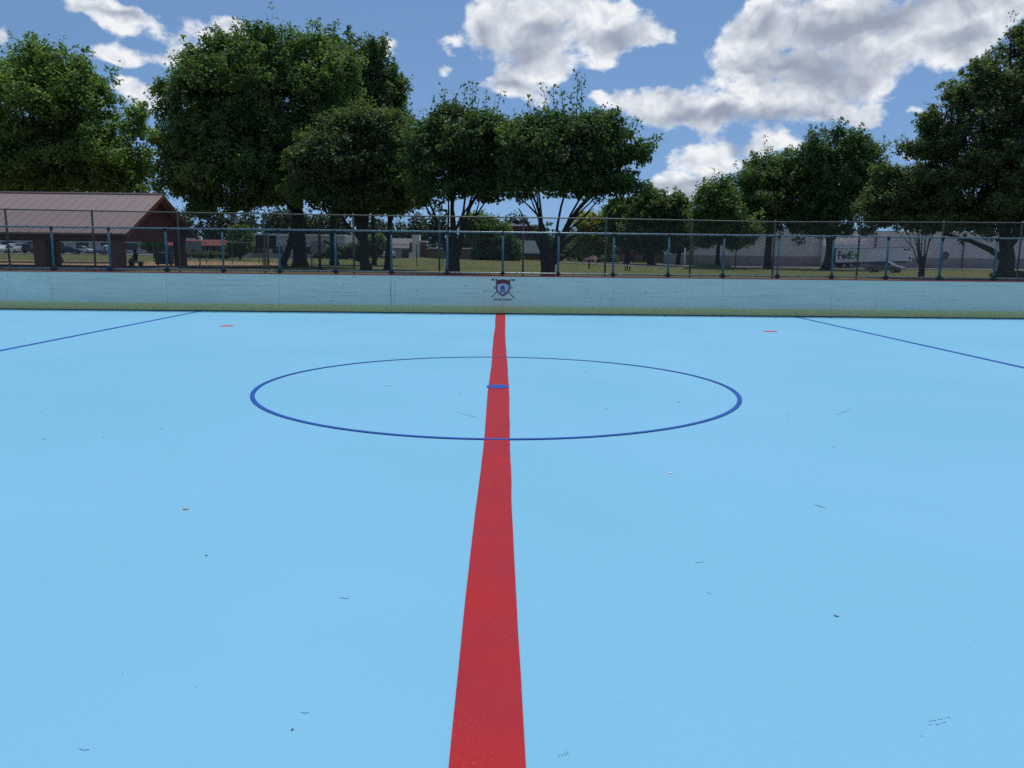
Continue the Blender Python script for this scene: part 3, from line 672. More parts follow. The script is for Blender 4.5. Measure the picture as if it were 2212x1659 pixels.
def crown(hulls, Y, rg, nclump, per, rc, Lf, squash=.8, fill=.28, spike=0.0):
    """hulls: (px, py, rx, ry[, depth shift]) in the photograph at depth Y -> leaf positions, outward vectors, tints, clump centres"""
    HB = []
    for h in hulls:
        c = at(h[0], h[1], Y); k = Y / FPX * 1.03
        HB.append((np.array([c.x, c.y + (h[4] if len(h) > 4 else 0), c.z]), np.array([h[2] * k, .5 * (h[2] + h[3]) * k * .85, h[3] * k])))
    wts = np.array([(r[0] * r[2] + r[0] * r[1]) for _, r in HB]); wts /= wts.sum()
    C = []; R = []; O = []
    tries = 0
    while len(C) < nclump and tries < nclump * 30:
        tries += 1
        i = rg.choice(len(HB), p=wts); c, r = HB[i]
        d = rg.normal(size=3); d /= np.linalg.norm(d)
        rad = rc * rg.choice((.6, .85, 1.0, 1.25, 1.5)) * rg.uniform(.85, 1.15); rad = min(rad, .62 * r[2], .62 * r[0])
        t = rg.uniform(.1, .75) if rg.random() < fill else rg.uniform(.84, 1.03)
        if t > .8 and rg.random() < .22: t *= rg.uniform(1.04, 1.14); rad *= .62
        p = c + d * np.maximum(r - rad * .8, r * .3) * t
        # skip surface clumps that sit deep inside another hull
        deep = False
        if t > .8:
            for j, (c2, r2) in enumerate(HB):
                if j != i and (((p - c2) / r2) ** 2).sum() < .45: deep = True
        if deep and rg.random() < .75: continue
        C.append(p); R.append(rad); o = (p - c) / r; O.append(o / (np.linalg.norm(o) + 1e-6))
    C = np.array(C); R = np.array(R); O = np.array(O)
    m = np.maximum(8, (per * (R / rc) ** 2).astype(int)); idx = np.repeat(np.arange(len(C)), m); n = len(idx)
    d = rg.normal(size=(n, 3)); d /= np.linalg.norm(d, axis=1)[:, None]
    rr = R[idx] * rg.random(n) ** .4
    pos = C[idx] + d * rr[:, None] * np.array([1.1, 1.1, squash])
    # most leaves gather in small tufts, some of them drawn out into upright sprays
    ntuft = 13; tu = rg.normal(size=(len(C), ntuft, 3)); tu /= np.linalg.norm(tu, axis=2)[:, :, None]; tu *= np.array([1.05, 1.05, squash])
    pick = rg.integers(0, ntuft, n); tuf = C[idx] + tu[idx, pick] * (R[idx] * .86)[:, None]
    ax = rg.normal(size=(len(C), ntuft, 3)) * .5 + tu * .7; ax[:, :, 2] += .25
    use = rg.random(n) < .78
    loc = rg.normal(size=(n, 3)); loc /= np.linalg.norm(loc, axis=1)[:, None]; loc *= (rg.random(n) ** .5 * R[idx] * .24)[:, None]
    sp_ = tuf + loc + ax[idx, pick] * (rg.uniform(-.5, .9, n) * R[idx] * .42)[:, None]
    pos[use] = sp_[use]
    bright = rg.normal(0, .14, (len(C), ntuft))[idx, pick]
    if spike:
        up_ = np.where(O[:, 2] > -.15)[0]; ns = int(len(up_) * spike); ci = rg.choice(up_, ns); nl = 26
        b_ = C[ci] + (O[ci] * .5 + np.clip(rg.normal(size=(ns, 3)), -1.4, 1.4) * .32) * R[ci][:, None]; b_[:, 2] += R[ci] * squash * .25
        ax2 = rg.normal(size=(ns, 3)) * .28 + O[ci] * .35; ax2[:, 2] += .9; ax2 *= rg.uniform(.35, .8, ns)[:, None] * R[ci][:, None] * .9
        tt = rg.random((ns, nl, 1)); sp3 = b_[:, None] + ax2[:, None] * tt + rg.normal(size=(ns, nl, 3)) * (.17 * R[ci][:, None, None]) * (1.25 - tt)
        pos = np.vstack([pos, sp3.reshape(-1, 3)]); d = np.vstack([d, rg.normal(size=(ns * nl, 3)) * .5 + np.repeat(O[ci], nl, 0) * .5]); idx = np.concatenate([idx, np.repeat(ci, nl)]); bright = np.concatenate([bright, rg.normal(.08, .12, ns * nl)]); n = len(pos)
    out = O[idx] * .5 + d * .8; out /= np.linalg.norm(out, axis=1)[:, None] + 1e-9
    tint = np.clip(rg.normal(.45, .18, n) + bright + (rg.normal(0, .2, len(C)))[idx], 0, 1)
    return pos, out, tint, C, R, HB
def limbs(tb, base, stems, C, R, HB, rg, r0, fork, multi, ntw=90, spread=1.0):
    """trunk and limbs up into the crown"""
    big_ = [h for h in HB if h[1][2] > .55 * max(q[1][2] for q in HB)]; top = max(big_, key=lambda h: h[0][2]); mid = np.mean([h[0] for h in HB], axis=0)
    b0 = np.array(base); limbpts = []
    def wob(p0, p1, n, a):
        p0 = np.array(p0); p1 = np.array(p1); ts = np.linspace(0, 1, n); o = []
        off = rg.normal(size=3) * a; off2 = rg.normal(size=3) * a * .6
        for t in ts: o.append(p0 + (p1 - p0) * t + off * sin(pi * t) + off2 * sin(2 * pi * t))
        return o
    if not multi:
        fk = np.array([b0[0] + rg.normal() * r0 * .4, b0[1], fork])
        tp = wob(b0 + np.array([0, 0, -.3]), fk, 6, r0 * .3)
        tb.tube([Vector(p) for p in tp], [r0 * 1.65, r0 * 1.08, r0, r0 * .95, r0 * .92, r0 * .9], 10)
        # root flare
        lead = wob(fk - np.array([0, 0, .2]), np.array([b0[0] * .35 + top[0][0] * .65, b0[1], top[0][2] + top[1][2] * .1]), 8, r0)
        tb.tube([Vector(p) for p in lead], list(np.linspace(r0 * .8, r0 * .12, 8)), 7); limbpts += [(p, r) for p, r in zip(lead, np.linspace(r0 * .8, r0 * .12, 8))][1:]
        nl = 9
        for k in range(nl):
            c, r = HB[k % len(HB)]
            d = rg.normal(size=3); d /= np.linalg.norm(d); d[2] = abs(d[2]) * .6 - .1
            tgt = c + d * r * .7; s = lead[min(5, k * 5 // nl)] if k > 1 else fk - np.array([0, 0, .3])
            q = wob(s, tgt, 7, r0 * .8); q[1] = q[1] + np.array([0, 0, r0]); rr = np.linspace(r0 * .5, r0 * .09, 7)
            tb.tube([Vector(p) for p in q], list(rr), 6); limbpts += list(zip(q, rr))[1:]
    else:
        tb.tube([Vector(b0 + np.array([0, 0, -.3])), Vector(b0 + np.array([0, 0, .15])), Vector(b0 + np.array([0, 0, fork * .5])), Vector(b0 + np.array([0, 0, fork]))], [r0 * 1.35, r0 * 1.0, r0 * .92, r0 * .95], 10)
        for k in range(stems):
            c, r = HB[k % len(HB)]
            ang = 2 * pi * (k + rg.uniform(-.3, .3)) / stems
            tgt = np.array([c[0] + cos(ang) * r[0] * .62, c[1] + sin(ang) * r[1] * .6, c[2] + r[2] * rg.uniform(-.1, .5)])
            tgt[0] = b0[0] + (tgt[0] - b0[0]) * spread
            s = b0 + np.array([cos(ang) * r0 * .62, sin(ang) * r0 * .6, fork * rg.uniform(.25, .9)])
            q = wob(s, tgt, 9, .16); q[2] = q[2] + np.array([0, 0, .35]); q[3] = q[3] + np.array([0, 0, .45]); q[4] = q[4] + np.array([0, 0, .3]); rr = np.linspace(r0 * .36, r0 * .05, 9); rr[1:] *= np.array([.72, .62, .6, .62, .7, .8, .9, 1])
            tb.tube([Vector(p) for p in q], list(rr), 6); limbpts += list(zip(q, rr))[3:]
            s2 = q[4]; t2 = s2 + (tgt - s2) * .8 + rg.normal(size=3) * r * .35
            q2 = wob(s2, t2, 5, .12); rr2 = np.linspace(r0 * .14, r0 * .04, 5); tb.tube([Vector(p) for p in q2], list(rr2), 5); limbpts += list(zip(q2, rr2))[1:]
    LP = np.array([p for p, _ in limbpts]); LR = [r for _, r in limbpts]
    ii = rg.permutation(len(C))[:ntw]
    for i in ii:
        k = int(np.argmin(((LP - C[i]) ** 2).sum(1) + (LP[:, 2] > C[i][2]) * 4))
        tb.tube([Vector(p) for p in wob(LP[k], C[i], 4, .12)], list(np.linspace(max(.018, LR[k] * .45), .012, 4)), 4, caps=False)
def tree(name, label, base, Y, hulls, lm, seed, nclump=120, per=220, rc=1.2, Lf=.2, r0=.4, fork=3.0, multi=0, bark='bark', group=None, cat='tree', extra_trunk=None, sprigs=(), squash=.6, droop=.35, fill=.24, ntw=90, basez=None, trunk=True, spike=0.0, spread=1.0, limb_px=()):
    rg = np.random.default_rng(seed)
    g = ground_at(base, Y)
    if basez is not None: g.z = basez
    root = thing(name, label, cat, (g.x, g.y, g.z), 0, group)
    nclump = int(nclump * 1.4); per = int(per * 1.7); Lf *= 1.12
    pos, out, tint, C, R, HB = crown(hulls, Y, rg, nclump, per, rc, Lf, squash, fill, spike)
    tb = MB()
    if trunk:
        limbs(tb, (g.x, g.y, g.z), multi, C, R, HB, rg, r0, fork if multi else g.z + fork, multi > 0, ntw, spread)
        for (pl, ra, rb) in limb_px:
            q = [at(x_, y_, Y) for x_, y_ in pl]; tb.tube(q, list(np.linspace(ra, rb, len(q))), 8)
        for (pxb, pxt, pyt, rr) in (extra_trunk or ()):
            q0 = ground_at(pxb, Y + .6); q1 = at(pxt, pyt, Y + .8)
            tb.tube([q0 - Vector((0, 0, .3)), q0 + Vector((0, 0, .3)), q0.lerp(q1, .4) + Vector((.1, 0, 0)), q1], [rr * 1.5, rr, rr * .85, rr * .6], 8)
    ep = []; eo = []
    for (x0, y0, x1, y1, n_) in sprigs:
        dy = rg.uniform(-1.5, 1.5); a = at(x0, y0, Y + dy); c = at(x1, y1, Y + dy)
        tb.tube([a, a.lerp(c, .5) + Vector(rg.normal(size=3) * .06), c], [.03, .018, .008], 4)
        t = rg.random(n_); P = np.array([list(a.lerp(c, float(k))) for k in t]) + rg.normal(size=(n_, 3)) * .16; ep.append(P); o = rg.normal(size=(n_, 3)); eo.append(o / np.linalg.norm(o, axis=1)[:, None])
    if ep:
        pos = np.vstack([pos] + ep); out = np.vstack([out] + eo); tint = np.concatenate([tint, rg.uniform(.2, .8, len(pos) - len(tint))])
    off = np.array([g.x, g.y, g.z])
    me, a_, n = leaves_mesh('crown', pos - off, out, Lf, rg, lm, root, droop)
    a_.data.foreach_set('value', np.repeat(tint, 4).astype(np.float32)); me.materials.append(lm); me.update(); me.validate()
    o = bpy.data.objects.new('crown', me); COL.objects.link(o); o.parent = root
    if tb.v:
        t = MB(); t.v = [(x - g.x, y - g.y, z - g.z) for x, y, z in tb.v]; t.f = tb.f; t.m = tb.m; t.build('trunk', MT[bark], root, True)
    return root
LG = leafmat('leaf_maple', (0.052, 0.108, 0.04), (0.185, 0.25, 0.1), .45)
LY = leafmat('leaf_light', (0.07, 0.145, 0.044), (0.205, 0.285, 0.09), .45)
LB = leafmat('leaf_brownish', (0.06, 0.1, 0.046), (0.165, 0.19, 0.1), .45)
LD = leafmat('leaf_dark', (0.042, 0.092, 0.042), (0.145, 0.205, 0.095), .45)
LN = leafmat('leaf_linden', (0.062, 0.102, 0.048), (0.19, 0.215, 0.11), .45)
LYY = leafmat('leaf_yellow', (0.17, 0.19, 0.035), (0.34, 0.32, 0.05), .5)
LFAR = leafmat('leaf_far', (0.040, 0.062, 0.040), (0.070, 0.095, 0.050), .2)

tree('maple_tree', 'broad light green maple tree behind the picnic pavilion', 122, 76, [(95, 285, 175, 150), (110, 185, 105, 88), (235, 320, 100, 105), (-70, 270, 150, 150), (280, 390, 62, 62), (20, 370, 200, 75), (100, 120, 50, 32), (50, 135, 40, 30), (182, 155, 38, 36), (212, 212, 34, 36), (292, 245, 34, 36), (318, 310, 24, 42)], LY, 11, 210, 250, 1.45, .24, .45, 3.2, spike=2.2)
tree('maple_tree', 'very tall wide dark green maple tree right of the pavilion', 648, 66, [(560, 190, 165, 125), (470, 270, 125, 130), (650, 165, 120, 95), (560, 345, 215, 110), (405, 385, 76, 78), (372, 330, 46, 90), (500, 108, 44, 40), (575, 86, 44, 36), (430, 138, 40, 36), (365, 195, 34, 36), (640, 100, 34, 30), (440, 430, 70, 36), (540, 440, 110, 24), (440, 452, 90, 20), (345, 400, 34, 44), (680, 330, 120, 120), (470, 210, 95, 90), (430, 300, 90, 80)], LG, 12, 300, 300, 1.25, .21, .52, 4.3, extra_trunk=[(612, 640, 465, .3)], ntw=140, spike=2.2)
tree('maple_tree', 'tall dark green maple tree close behind the widest maple, at its right shoulder', 722, 79, [(765, 185, 95, 108), (828, 265, 58, 120), (770, 330, 120, 125), (705, 130, 50, 50), (682, 96, 26, 30), (735, 108, 34, 30), (792, 128, 34, 32), (850, 180, 34, 38)], LD, 13, 170, 260, 1.3, .23, .34, 4.5, spike=2.2)
tree('crabapple_tree', 'smaller brownish green tree in front of the tall maples', 789, 58, [(740, 335, 95, 75), (670, 390, 66, 56), (840, 355, 60, 100), (800, 268, 62, 50), (715, 290, 50, 40), (775, 435, 130, 40), (650, 345, 40, 40), (740, 255, 26, 30), (835, 250, 40, 30)], LB, 14, 190, 230, 1.0, .18, .36, 1.9, extra_trunk=[(800, 700, 520, .13)], ntw=110, spike=0.8)
tree('slender_tree', 'slim straight trunk tree between the brownish tree and the first vase shaped tree', 836, 61, [(860, 370, 52, 82), (890, 405, 50, 50), (880, 300, 34, 50)], LD, 15, 60, 220, 1.0, .19, .19, 3.6, ntw=40)
tree('slender_tree', 'thin leaning trunk tree seen just behind the slim straight one', 808, 82, [(800, 400, 55, 60)], LD, 16, 40, 200, 1.2, .22, .2, 4.5, ntw=30)
tree('vase_tree', 'vase shaped tree with many stems standing left of the board emblem', 978, 52, [(1000, 310, 96, 84), (940, 340, 66, 88), (1058, 320, 66, 80), (985, 255, 62, 40), (1010, 400, 118, 38), (912, 350, 44, 88), (1085, 375, 44, 56), (925, 432, 36, 20), (1060, 422, 46, 20)], LD, 17, 190, 170, .95, .17, .46, 1.5, multi=11, ntw=110,
     sprigs=[(945, 290, 938, 205, 46), (960, 290, 962, 190, 50), (1000, 280, 1005, 178, 60), (1020, 280, 1022, 172, 60), (1045, 285, 1052, 195, 50), (1075, 290, 1084, 190, 46), (980, 280, 985, 200, 60), (1060, 290, 1070, 215, 40), (925, 310, 912, 232, 36), (1012, 260, 1030, 190, 50)], droop=.8, squash=.52)
tree('vase_tree', 'vase shaped tree with spreading stems standing right of the board emblem', 1184, 50, [(1180, 320, 94, 84), (1275, 308, 92, 74), (1350, 330, 52, 40), (1118, 350, 54, 80), (1395, 312, 34, 15), (1372, 345, 34, 20), (1240, 385, 132, 46), (1335, 392, 54, 36), (1150, 272, 45, 34), (1300, 422, 74, 20), (1122, 418, 40, 20), (1385, 415, 24, 20), (1408, 304, 26, 12), (1325, 245, 22, 16), (1372, 268, 22, 16)], LD, 18, 220, 170, .92, .17, .44, 1.5, multi=12, ntw=120,
     sprigs=[(1190, 270, 1168, 175, 60), (1205, 270, 1196, 178, 46), (1225, 270, 1212, 190, 50), (1245, 265, 1247, 156, 70), (1255, 265, 1256, 170, 60), (1240, 270, 1230, 205, 40), (1290, 260, 1308, 228, 40), (1310, 265, 1330, 232, 40), (1350, 300, 1382, 256, 50), (1370, 310, 1430, 293, 60), (1360, 320, 1424, 300, 60), (1150, 280, 1140, 205, 40), (1120, 300, 1108, 235, 34), (1340, 300, 1368, 262, 40), (1390, 320, 1418, 312, 50)], droop=.8, squash=.52,
     limb_px=[([(1192, 560), (1225, 520), (1270, 492), (1330, 474)], .13, .03), ([(1178, 560), (1150, 500), (1120, 450)], .12, .03)])
# round trees beside the far road
tree('round_tree', 'dark round tree by the far road, largest of the rounded ones', 1407, 146, [(1420, 460, 62, 62), (1405, 505, 66, 42)], LD, 21, 130, 170, 1.6, .46, .62, 3.6, spike=1.6)
tree('round_tree', 'dark round tree by the far road, left of the largest rounded one', 1352, 150, [(1352, 488, 42, 50), (1345, 460, 36, 36)], LD, 22, 90, 170, 1.6, .46, .45, 3.6)
tree('round_tree', 'small dark round tree at the right end of the far road row', 1465, 156, [(1464, 508, 30, 38), (1478, 480, 18, 28)], LD, 23, 60, 160, 1.5, .46, .4, 4.0)
tree('willow_tree', 'yellow green tree behind the right vase shaped tree', 1292, 160, [(1290, 515, 46, 50), (1318, 480, 40, 36), (1265, 490, 30, 40)], LYY, 24, 70, 150, 1.7, .36, .4, 4.0)
tree('street_tree', 'mid green tree in front of the red brick building', 1066, 142, [(1058, 520, 52, 56), (1030, 490, 36, 36), (1092, 540, 36, 34)], LG, 25, 90, 150, 1.6, .34, .22, 4.0)
tree('street_tree', 'tree on the grass mound before the left end of the warehouse', 1551, 104, [(1548, 455, 50, 66), (1530, 485, 42, 50), (1590, 500, 45, 44), (1520, 525, 26, 20)], LG, 26, 110, 170, 1.4, .28, .25, 4.5, spike=1.6)
tree('street_tree', 'leafy tree with forked trunk before the middle of the warehouse', 1661, 131, [(1640, 425, 66, 88), (1690, 400, 64, 78), (1600, 450, 50, 60), (1660, 465, 90, 48), (1612, 510, 26, 22)], LG, 27, 160, 170, 1.6, .32, .55, 6.2, spike=1.6)
tree('street_tree', 'tallest broad tree standing before the loading dock', 1786, 128, [(1812, 360, 92, 88), (1795, 440, 92, 58), (1745, 410, 50, 70), (1870, 380, 46, 70), (1780, 490, 80, 26), (1730, 508, 26, 22)], LD, 28, 190, 180, 1.6, .32, .68, 5.4, spike=1.6)
tree('linden_tree', 'huge spreading linden tree with stout trunk at the right edge', 2170, 68, [(2165, 330, 115, 160), (2230, 225, 125, 170), (2085, 375, 105, 110), (2310, 300, 150, 230), (2060, 300, 62, 75), (2120, 200, 62, 75), (2150, 452, 200, 68), (2200, 75, 38, 28), (2112, 142, 36, 30), (2062, 196, 36, 30), (2012, 258, 36, 30), (1968, 322, 40, 30), (2076, 520, 22, 14), (2000, 505, 26, 14), (2230, 500, 90, 30)], LN, 29, 330, 300, 1.15, .19, .56, 3.4, ntw=130, spike=0.8, limb_px=[([(2168, 560), (2140, 540), (2095, 520), (2040, 505)], .3, .1), ([(2172, 545), (2200, 510), (2240, 480)], .26, .1)])
tree('redbud_tree', 'small multi stemmed reddish tree in front of the trailer end', 1993, 70, [(1945, 440, 82, 66), (1990, 395, 62, 52), (2020, 455, 60, 50), (1898, 455, 38, 42), (1915, 378, 36, 28), (1870, 500, 20, 18)], LN, 30, 120, 230, .95, .19, .26, 1.7, multi=9, bark='bark_red', ntw=60, spread=.42)
tree('small_tree', 'small rounded tree seen through the pavilion opening', 336, 112, [(334, 526, 26, 22)], LG, 31, 26, 120, .7, .26, .1, 1.3, ntw=10)
tree('small_tree', 'bushy tree beside the red roofed low building', 520, 106, [(520, 520, 26, 36), (505, 540, 20, 18)], LG, 32, 40, 140, .9, .26, .14, 1.0, ntw=10)
tree('small_tree', 'light leafy young tree behind the thin leaning trunk', 815, 112, [(812, 530, 26, 26)], LY, 33, 30, 120, .8, .26, .1, 1.0, ntw=10)
# bushes
def bush(label, px, Y, hulls, lm, seed, n=24):
    return tree('shrub', label, px, Y, hulls, lm, seed, n, 130, .5, .2, .08, .3, cat='shrub', ntw=6, trunk=False)
bush('low dark shrubs clumped round the stout right trunk', 2190, 66.5, [(2150, 597, 16, 7), (2195, 594, 18, 9)], LD, 41)
bush('dark hedge below the red roofed low building', 420, 109, [(400, 548, 30, 8), (440, 549, 36, 8), (480, 550, 30, 8)], LD, 42, 60)
bush('rounded shrub beside the pale building and brown pole', 712, 121, [(712, 545, 18, 14), (690, 550, 14, 10)], LD, 43, 30)
bush('dark hedge along the foot of the red brick building', 1060, 146, [(930, 566, 40, 6), (1000, 567, 46, 6), (1080, 568, 46, 6)], LD, 44, 70)
bush('wide dark shrubbery beyond the right vase shaped tree', 1240, 168, [(1215, 545, 40, 30), (1255, 550, 34, 26), (1300, 560, 40, 14), (1180, 520, 36, 40)], LD, 45, 110)
bush('brushy thicket behind the brownish tree', 740, 124, [(745, 545, 26, 20), (770, 540, 24, 22), (640, 520, 20, 20)], LB, 46, 60)
# distant wood as one mass
rg = np.random.default_rng(77)
hulls = []
for px in np.arange(-80, 2320, 34.0):
    hor = 543.4 + (px - 1106) * .0114; hgt = 30 + 8 * sin(px * .013) + 9 * sin(px * .041 + 1) + (42 if 360 < px < 960 else 0) + (30 if 1085 < px < 1130 else 0) + (10 if px > 1400 else 0)
    hulls.append((px + rg.uniform(-8, 8), hor - hgt * .5, 26, hgt * .55 + 8, rg.uniform(-12, 12)))
pos, out, tint, C, R, HB = crown(hulls, 290, rg, 1700, 70, 2.6, .9)
me, a_, n = leaves_mesh('distant_woodland', pos, out, 1.1, rg, LFAR, None)
a_.data.foreach_set('value', np.repeat(tint, 4).astype(np.float32)); me.materials.append(LFAR); me.update()
o = bpy.data.objects.new('distant_woodland', me); COL.objects.link(o); tag(o, 'dark belt of distant woodland along the horizon', 'woodland', kind='stuff')

# ------------------------------------------------------------------ buildings
def bpart(root, name, boxes, m):
    b = MB()
    for q in boxes: b.box(*q)
    return b.build(name, m, root)
def span(px0, px1, py0, py1, Y):
    a = at(px0, py1, Y); c = at(px1, py0, Y); return a.x, c.x, a.z, c.z
# warehouse
wh = thing('warehouse', 'long low grey warehouse with darker block base behind the right trees', 'warehouse')
WY = 153.0
x0, x1, z0, z1 = span(1497, 2420, 502, 580, WY); zt = at(1900, 502, WY).z; zm = at(1900, 556, WY).z; zg = -0.7
bpart(wh, 'upper_wall', [(x0, x1, WY, WY + 45, zm, zt)], MT['ware_top'])
bpart(wh, 'lower_wall', [(x0 - .05, x1, WY - .12, WY + 45, zg, zm - .003)], MT['ware_low'])
bpart(wh, 'roof_edge', [(x0 - .2, x1, WY - .25, WY + 45.2, zt + .003, zt + .28)], MT['white'])
for px in (1665, 1890, 2080):
    q = at(px, 540, WY); b = MB(); b.tube([(q.x, WY - .2, zg), (q.x, WY - .2, zt)], .12, 6); b.build('downpipe', MT['grey_dark'], wh)
a = at(1800, 538, WY - 2); c = at(1852, 536, WY - 2)
cn = bpart(wh, 'dock_canopy', [(a.x - 1.0, c.x + 1.5, WY - 3.4, WY - .13, a.z + .15, a.z + .45)], MT['white'])
bpart(wh, 'dock_door', [(a.x - .6, a.x + 3.2, WY - .22, WY - .125, zg + 1.2, a.z + .1)], MT['glass'])
bpart(wh, 'dock_column', [(a.x - 1.6, a.x - .9, WY - 1.2, WY - .125, zg, zt - .4)], MT['white'])
# brick buildings in the centre
br = thing('brick_building', 'long low dark red brick building with white eave', 'building'); BY = 160.0
x0, x1, z0, z1 = span(925, 1200, 541, 572, BY)
bpart(br, 'wall', [(x0, x1, BY, BY + 20, -.5, z1)], MT['brick']); bpart(br, 'eave', [(x0 - .3, at(1040, 540, BY).x, BY - .5, BY + 20.2, z1 + .003, z1 + .3)], MT['white'])
for px, w in ((955, 1.0), (1018, .9), (985, .7)):
    q = at(px, 556, BY); bpart(br, 'door' if w > .8 else 'window', [(q.x - w, q.x + w, BY - .06, BY - .003, .3, 2.3 if w > .8 else 2.0)], MT['glass'])
b2 = thing('brick_building', 'taller orange and red brick block behind the right vase shaped tree', 'building'); Y2 = 176.0
x0, x1, z0, z1 = span(1090, 1172, 489, 560, Y2); zmid = at(1130, 530, Y2).z
bpart(b2, 'upper_wall', [(x0, x1, Y2, Y2 + 18, zmid + .6, z1)], MT['brick']); bpart(b2, 'lower_wall', [(x0 - .05, x1 + .05, Y2 - .1, Y2 + 18, -.5, zmid + .597)], MT['brick_orange'])
bpart(b2, 'parapet', [(x0 - .2, x1 + .2, Y2 - .2, Y2 + 18.2, z1 + .003, z1 + .35)], MT['white'])
for px in (1108, 1124, 1150):
    q = at(px, 508, Y2); bpart(b2, 'window', [(q.x - .8, q.x + .8, Y2 - .06, Y2 - .003, q.z - 1.0, q.z + 1.0)], MT['glass'])
# pale building with pylon
pb = thing('pale_building', 'low pale building with white square tower and red posts left of the vase shaped trees', 'building'); PYb = 150.0
x0, x1, z0, z1 = span(842, 900, 515, 558, PYb); g0 = -.2
bpart(pb, 'wall', [(x0 - 8, x1, PYb, PYb + 18, g0, at(870, 536, PYb).z)], MT['grey_wall'])
b = MB(); zr0 = at(870, 536, PYb).z; zr1 = at(870, 513.5, PYb).z
b.poly([(x0 - 8.5, PYb - .6, zr0), (x1, PYb - .6, zr0), (x1, PYb + 8, zr1), (x0 - 8.5, PYb + 8, zr1)]); b.poly([(x0 - 8.5, PYb + 18.5, zr0), (x1, PYb + 18.5, zr0), (x1, PYb + 8, zr1), (x0 - 8.5, PYb + 8, zr1)])
b.build('roof', mat('roof_grey', (0.17, 0.165, 0.18), 0.8, var=.15, var_scale=.6), pb)
xa = at(891, 540, PYb - 1).x; xb = at(907, 540, PYb - 1).x; zt_ = at(899, 507, PYb).z
bpart(pb, 'tower', [(xa, xb, PYb - 1.5, PYb + .6, g0, zt_)], MT['white'])
bpart(pb, 'tower_side', [(xa - .55, xa - .01, PYb - 1.2, PYb - .01, g0, at(890, 524, PYb).z)], MT['rust'])
xc = at(921, 540, PYb).x
bpart(pb, 'canopy', [(xb + .01, xc, PYb - 1.8, PYb + 4, at(915, 524, PYb).z, at(915, 520, PYb).z)], MT['white'])
for px in (911, 915.5, 920): bpart(pb, 'post', [(at(px, 540, PYb).x - .12, at(px, 540, PYb).x + .12, PYb - 1.6, PYb - 1.35, g0, at(915, 524, PYb).z - .003)], MT['rust'])
bpart(pb, 'entrance_glass', [(xb + .1, xc, PYb + .8, PYb + .9, g0, at(915, 524, PYb).z - .01)], MT['glass'])
bpart(pb, 'side_wall', [(xc + .01, xc + 8, PYb, PYb + 9, g0, at(930, 541, PYb).z)], MT['tan'])
bpart(pb, 'window', [(x0 + 2.2, x0 + 4.6, PYb - .08, PYb - .003, .4, 1.7)], MT['glass']); 
# grey flat building
gb = thing('grey_building', 'long flat roofed grey building with white roof edge left of centre', 'building'); GY = 133.0
x0, x1, z0, z1 = span(533, 745, 511, 556, GY)
bpart(gb, 'wall', [(x0, x1, GY, GY + 20, 0, z1)], MT['grey_wall']); bpart(gb, 'roof_edge', [(x0 - .1, x1, GY - .3, GY + 20.1, z1 + .003, z1 + .3)], MT['white'])
bpart(gb, 'low_wing', [(x0 - 3.4, x0 - .01, GY + 1, GY + 12, 0, z1 - .9)], MT['grey_dark'])
for px in (560, 600, 665, 700): q = at(px, 545, GY); bpart(gb, 'window', [(q.x - .8, q.x + .8, GY - .06, GY - .003, 1.0, 2.1)], MT['glass'])
# red roofed shop
rs = thing('red_roofed_building', 'low building with red mansard roof and pale wall beyond the infield', 'building'); RY = 118.0
x0, x1, z0, z1 = span(352, 485, 518, 556, RY); ze = at(420, 530.5, RY).z
bpart(rs, 'wall', [(x0 + .4, x1 - .4, RY, RY + 14, .1, ze)], MT['grey_wall'])
b = MB(); b.poly([(x0, RY - .5, ze), (x1, RY - .5, ze), (x1 - .4, RY + .6, z1), (x0 + .4, RY + .6, z1)]); b.poly([(x1, RY - .5, ze), (x1, RY + 14.5, ze), (x1 - .4, RY + 14, z1), (x1 - .4, RY + .6, z1)]); b.poly([(x0 + .4, RY + .6, z1), (x1 - .4, RY + .6, z1), (x1 - .4, RY + 14, z1), (x0 + .4, RY + 14, z1)])
b.poly([(x0, RY - .5, ze), (x1, RY - .5, ze), (x1, RY - .5, ze + .02), (x0, RY - .5, ze + .02)]); b.build('roof', MT['roof_red'], rs)
for px in (372, 400, 440, 455, 472): q = at(px, 545, RY); bpart(rs, 'window', [(q.x - .7, q.x + .7, RY - .06, RY - .003, .5, 2.0)], MT['glass'])
# far grey block behind the parked cars
fb = thing('grey_building', 'wide plain grey building behind the parked cars at far left', 'building'); FYb = 185.0
x0, x1, z0, z1 = span(-160, 345, 508, 548, FYb)
bpart(fb, 'wall', [(x0, x1, FYb, FYb + 25, 0, z1)], MT['grey_wall']); bpart(fb, 'roof_edge', [(x0, x1 + .2, FYb - .2, FYb + 25.2, z1 + .003, z1 + .3)], MT['white'])
for k in range(9): bpart(fb, 'window', [(x0 + 6 + 5.4 * k, x0 + 8.6 + 5.4 * k, FYb - .06, FYb - .003, 1.2, 2.6)], MT['glass'])
# tan building behind the round trees
tb_ = thing('tan_building', 'low tan brick building behind the round trees by the far road', 'building'); TY = 182.0
x0, x1, z0, z1 = span(1330, 1500, 546, 566, TY)
bpart(tb_, 'wall', [(x0, x1, TY, TY + 12, -.7, z1 - .2)], MT['tan']); bpart(tb_, 'roof', [(x0 - .4, x1 + .4, TY - .5, TY + 12.4, z1 - .197, z1 + .25)], MT['brick'])
for px in (1365, 1395, 1440): q = at(px, 560, TY); bpart(tb_, 'window', [(q.x - .6, q.x + .6, TY - .06, TY - .003, .1, 1.2)], MT['glass'])

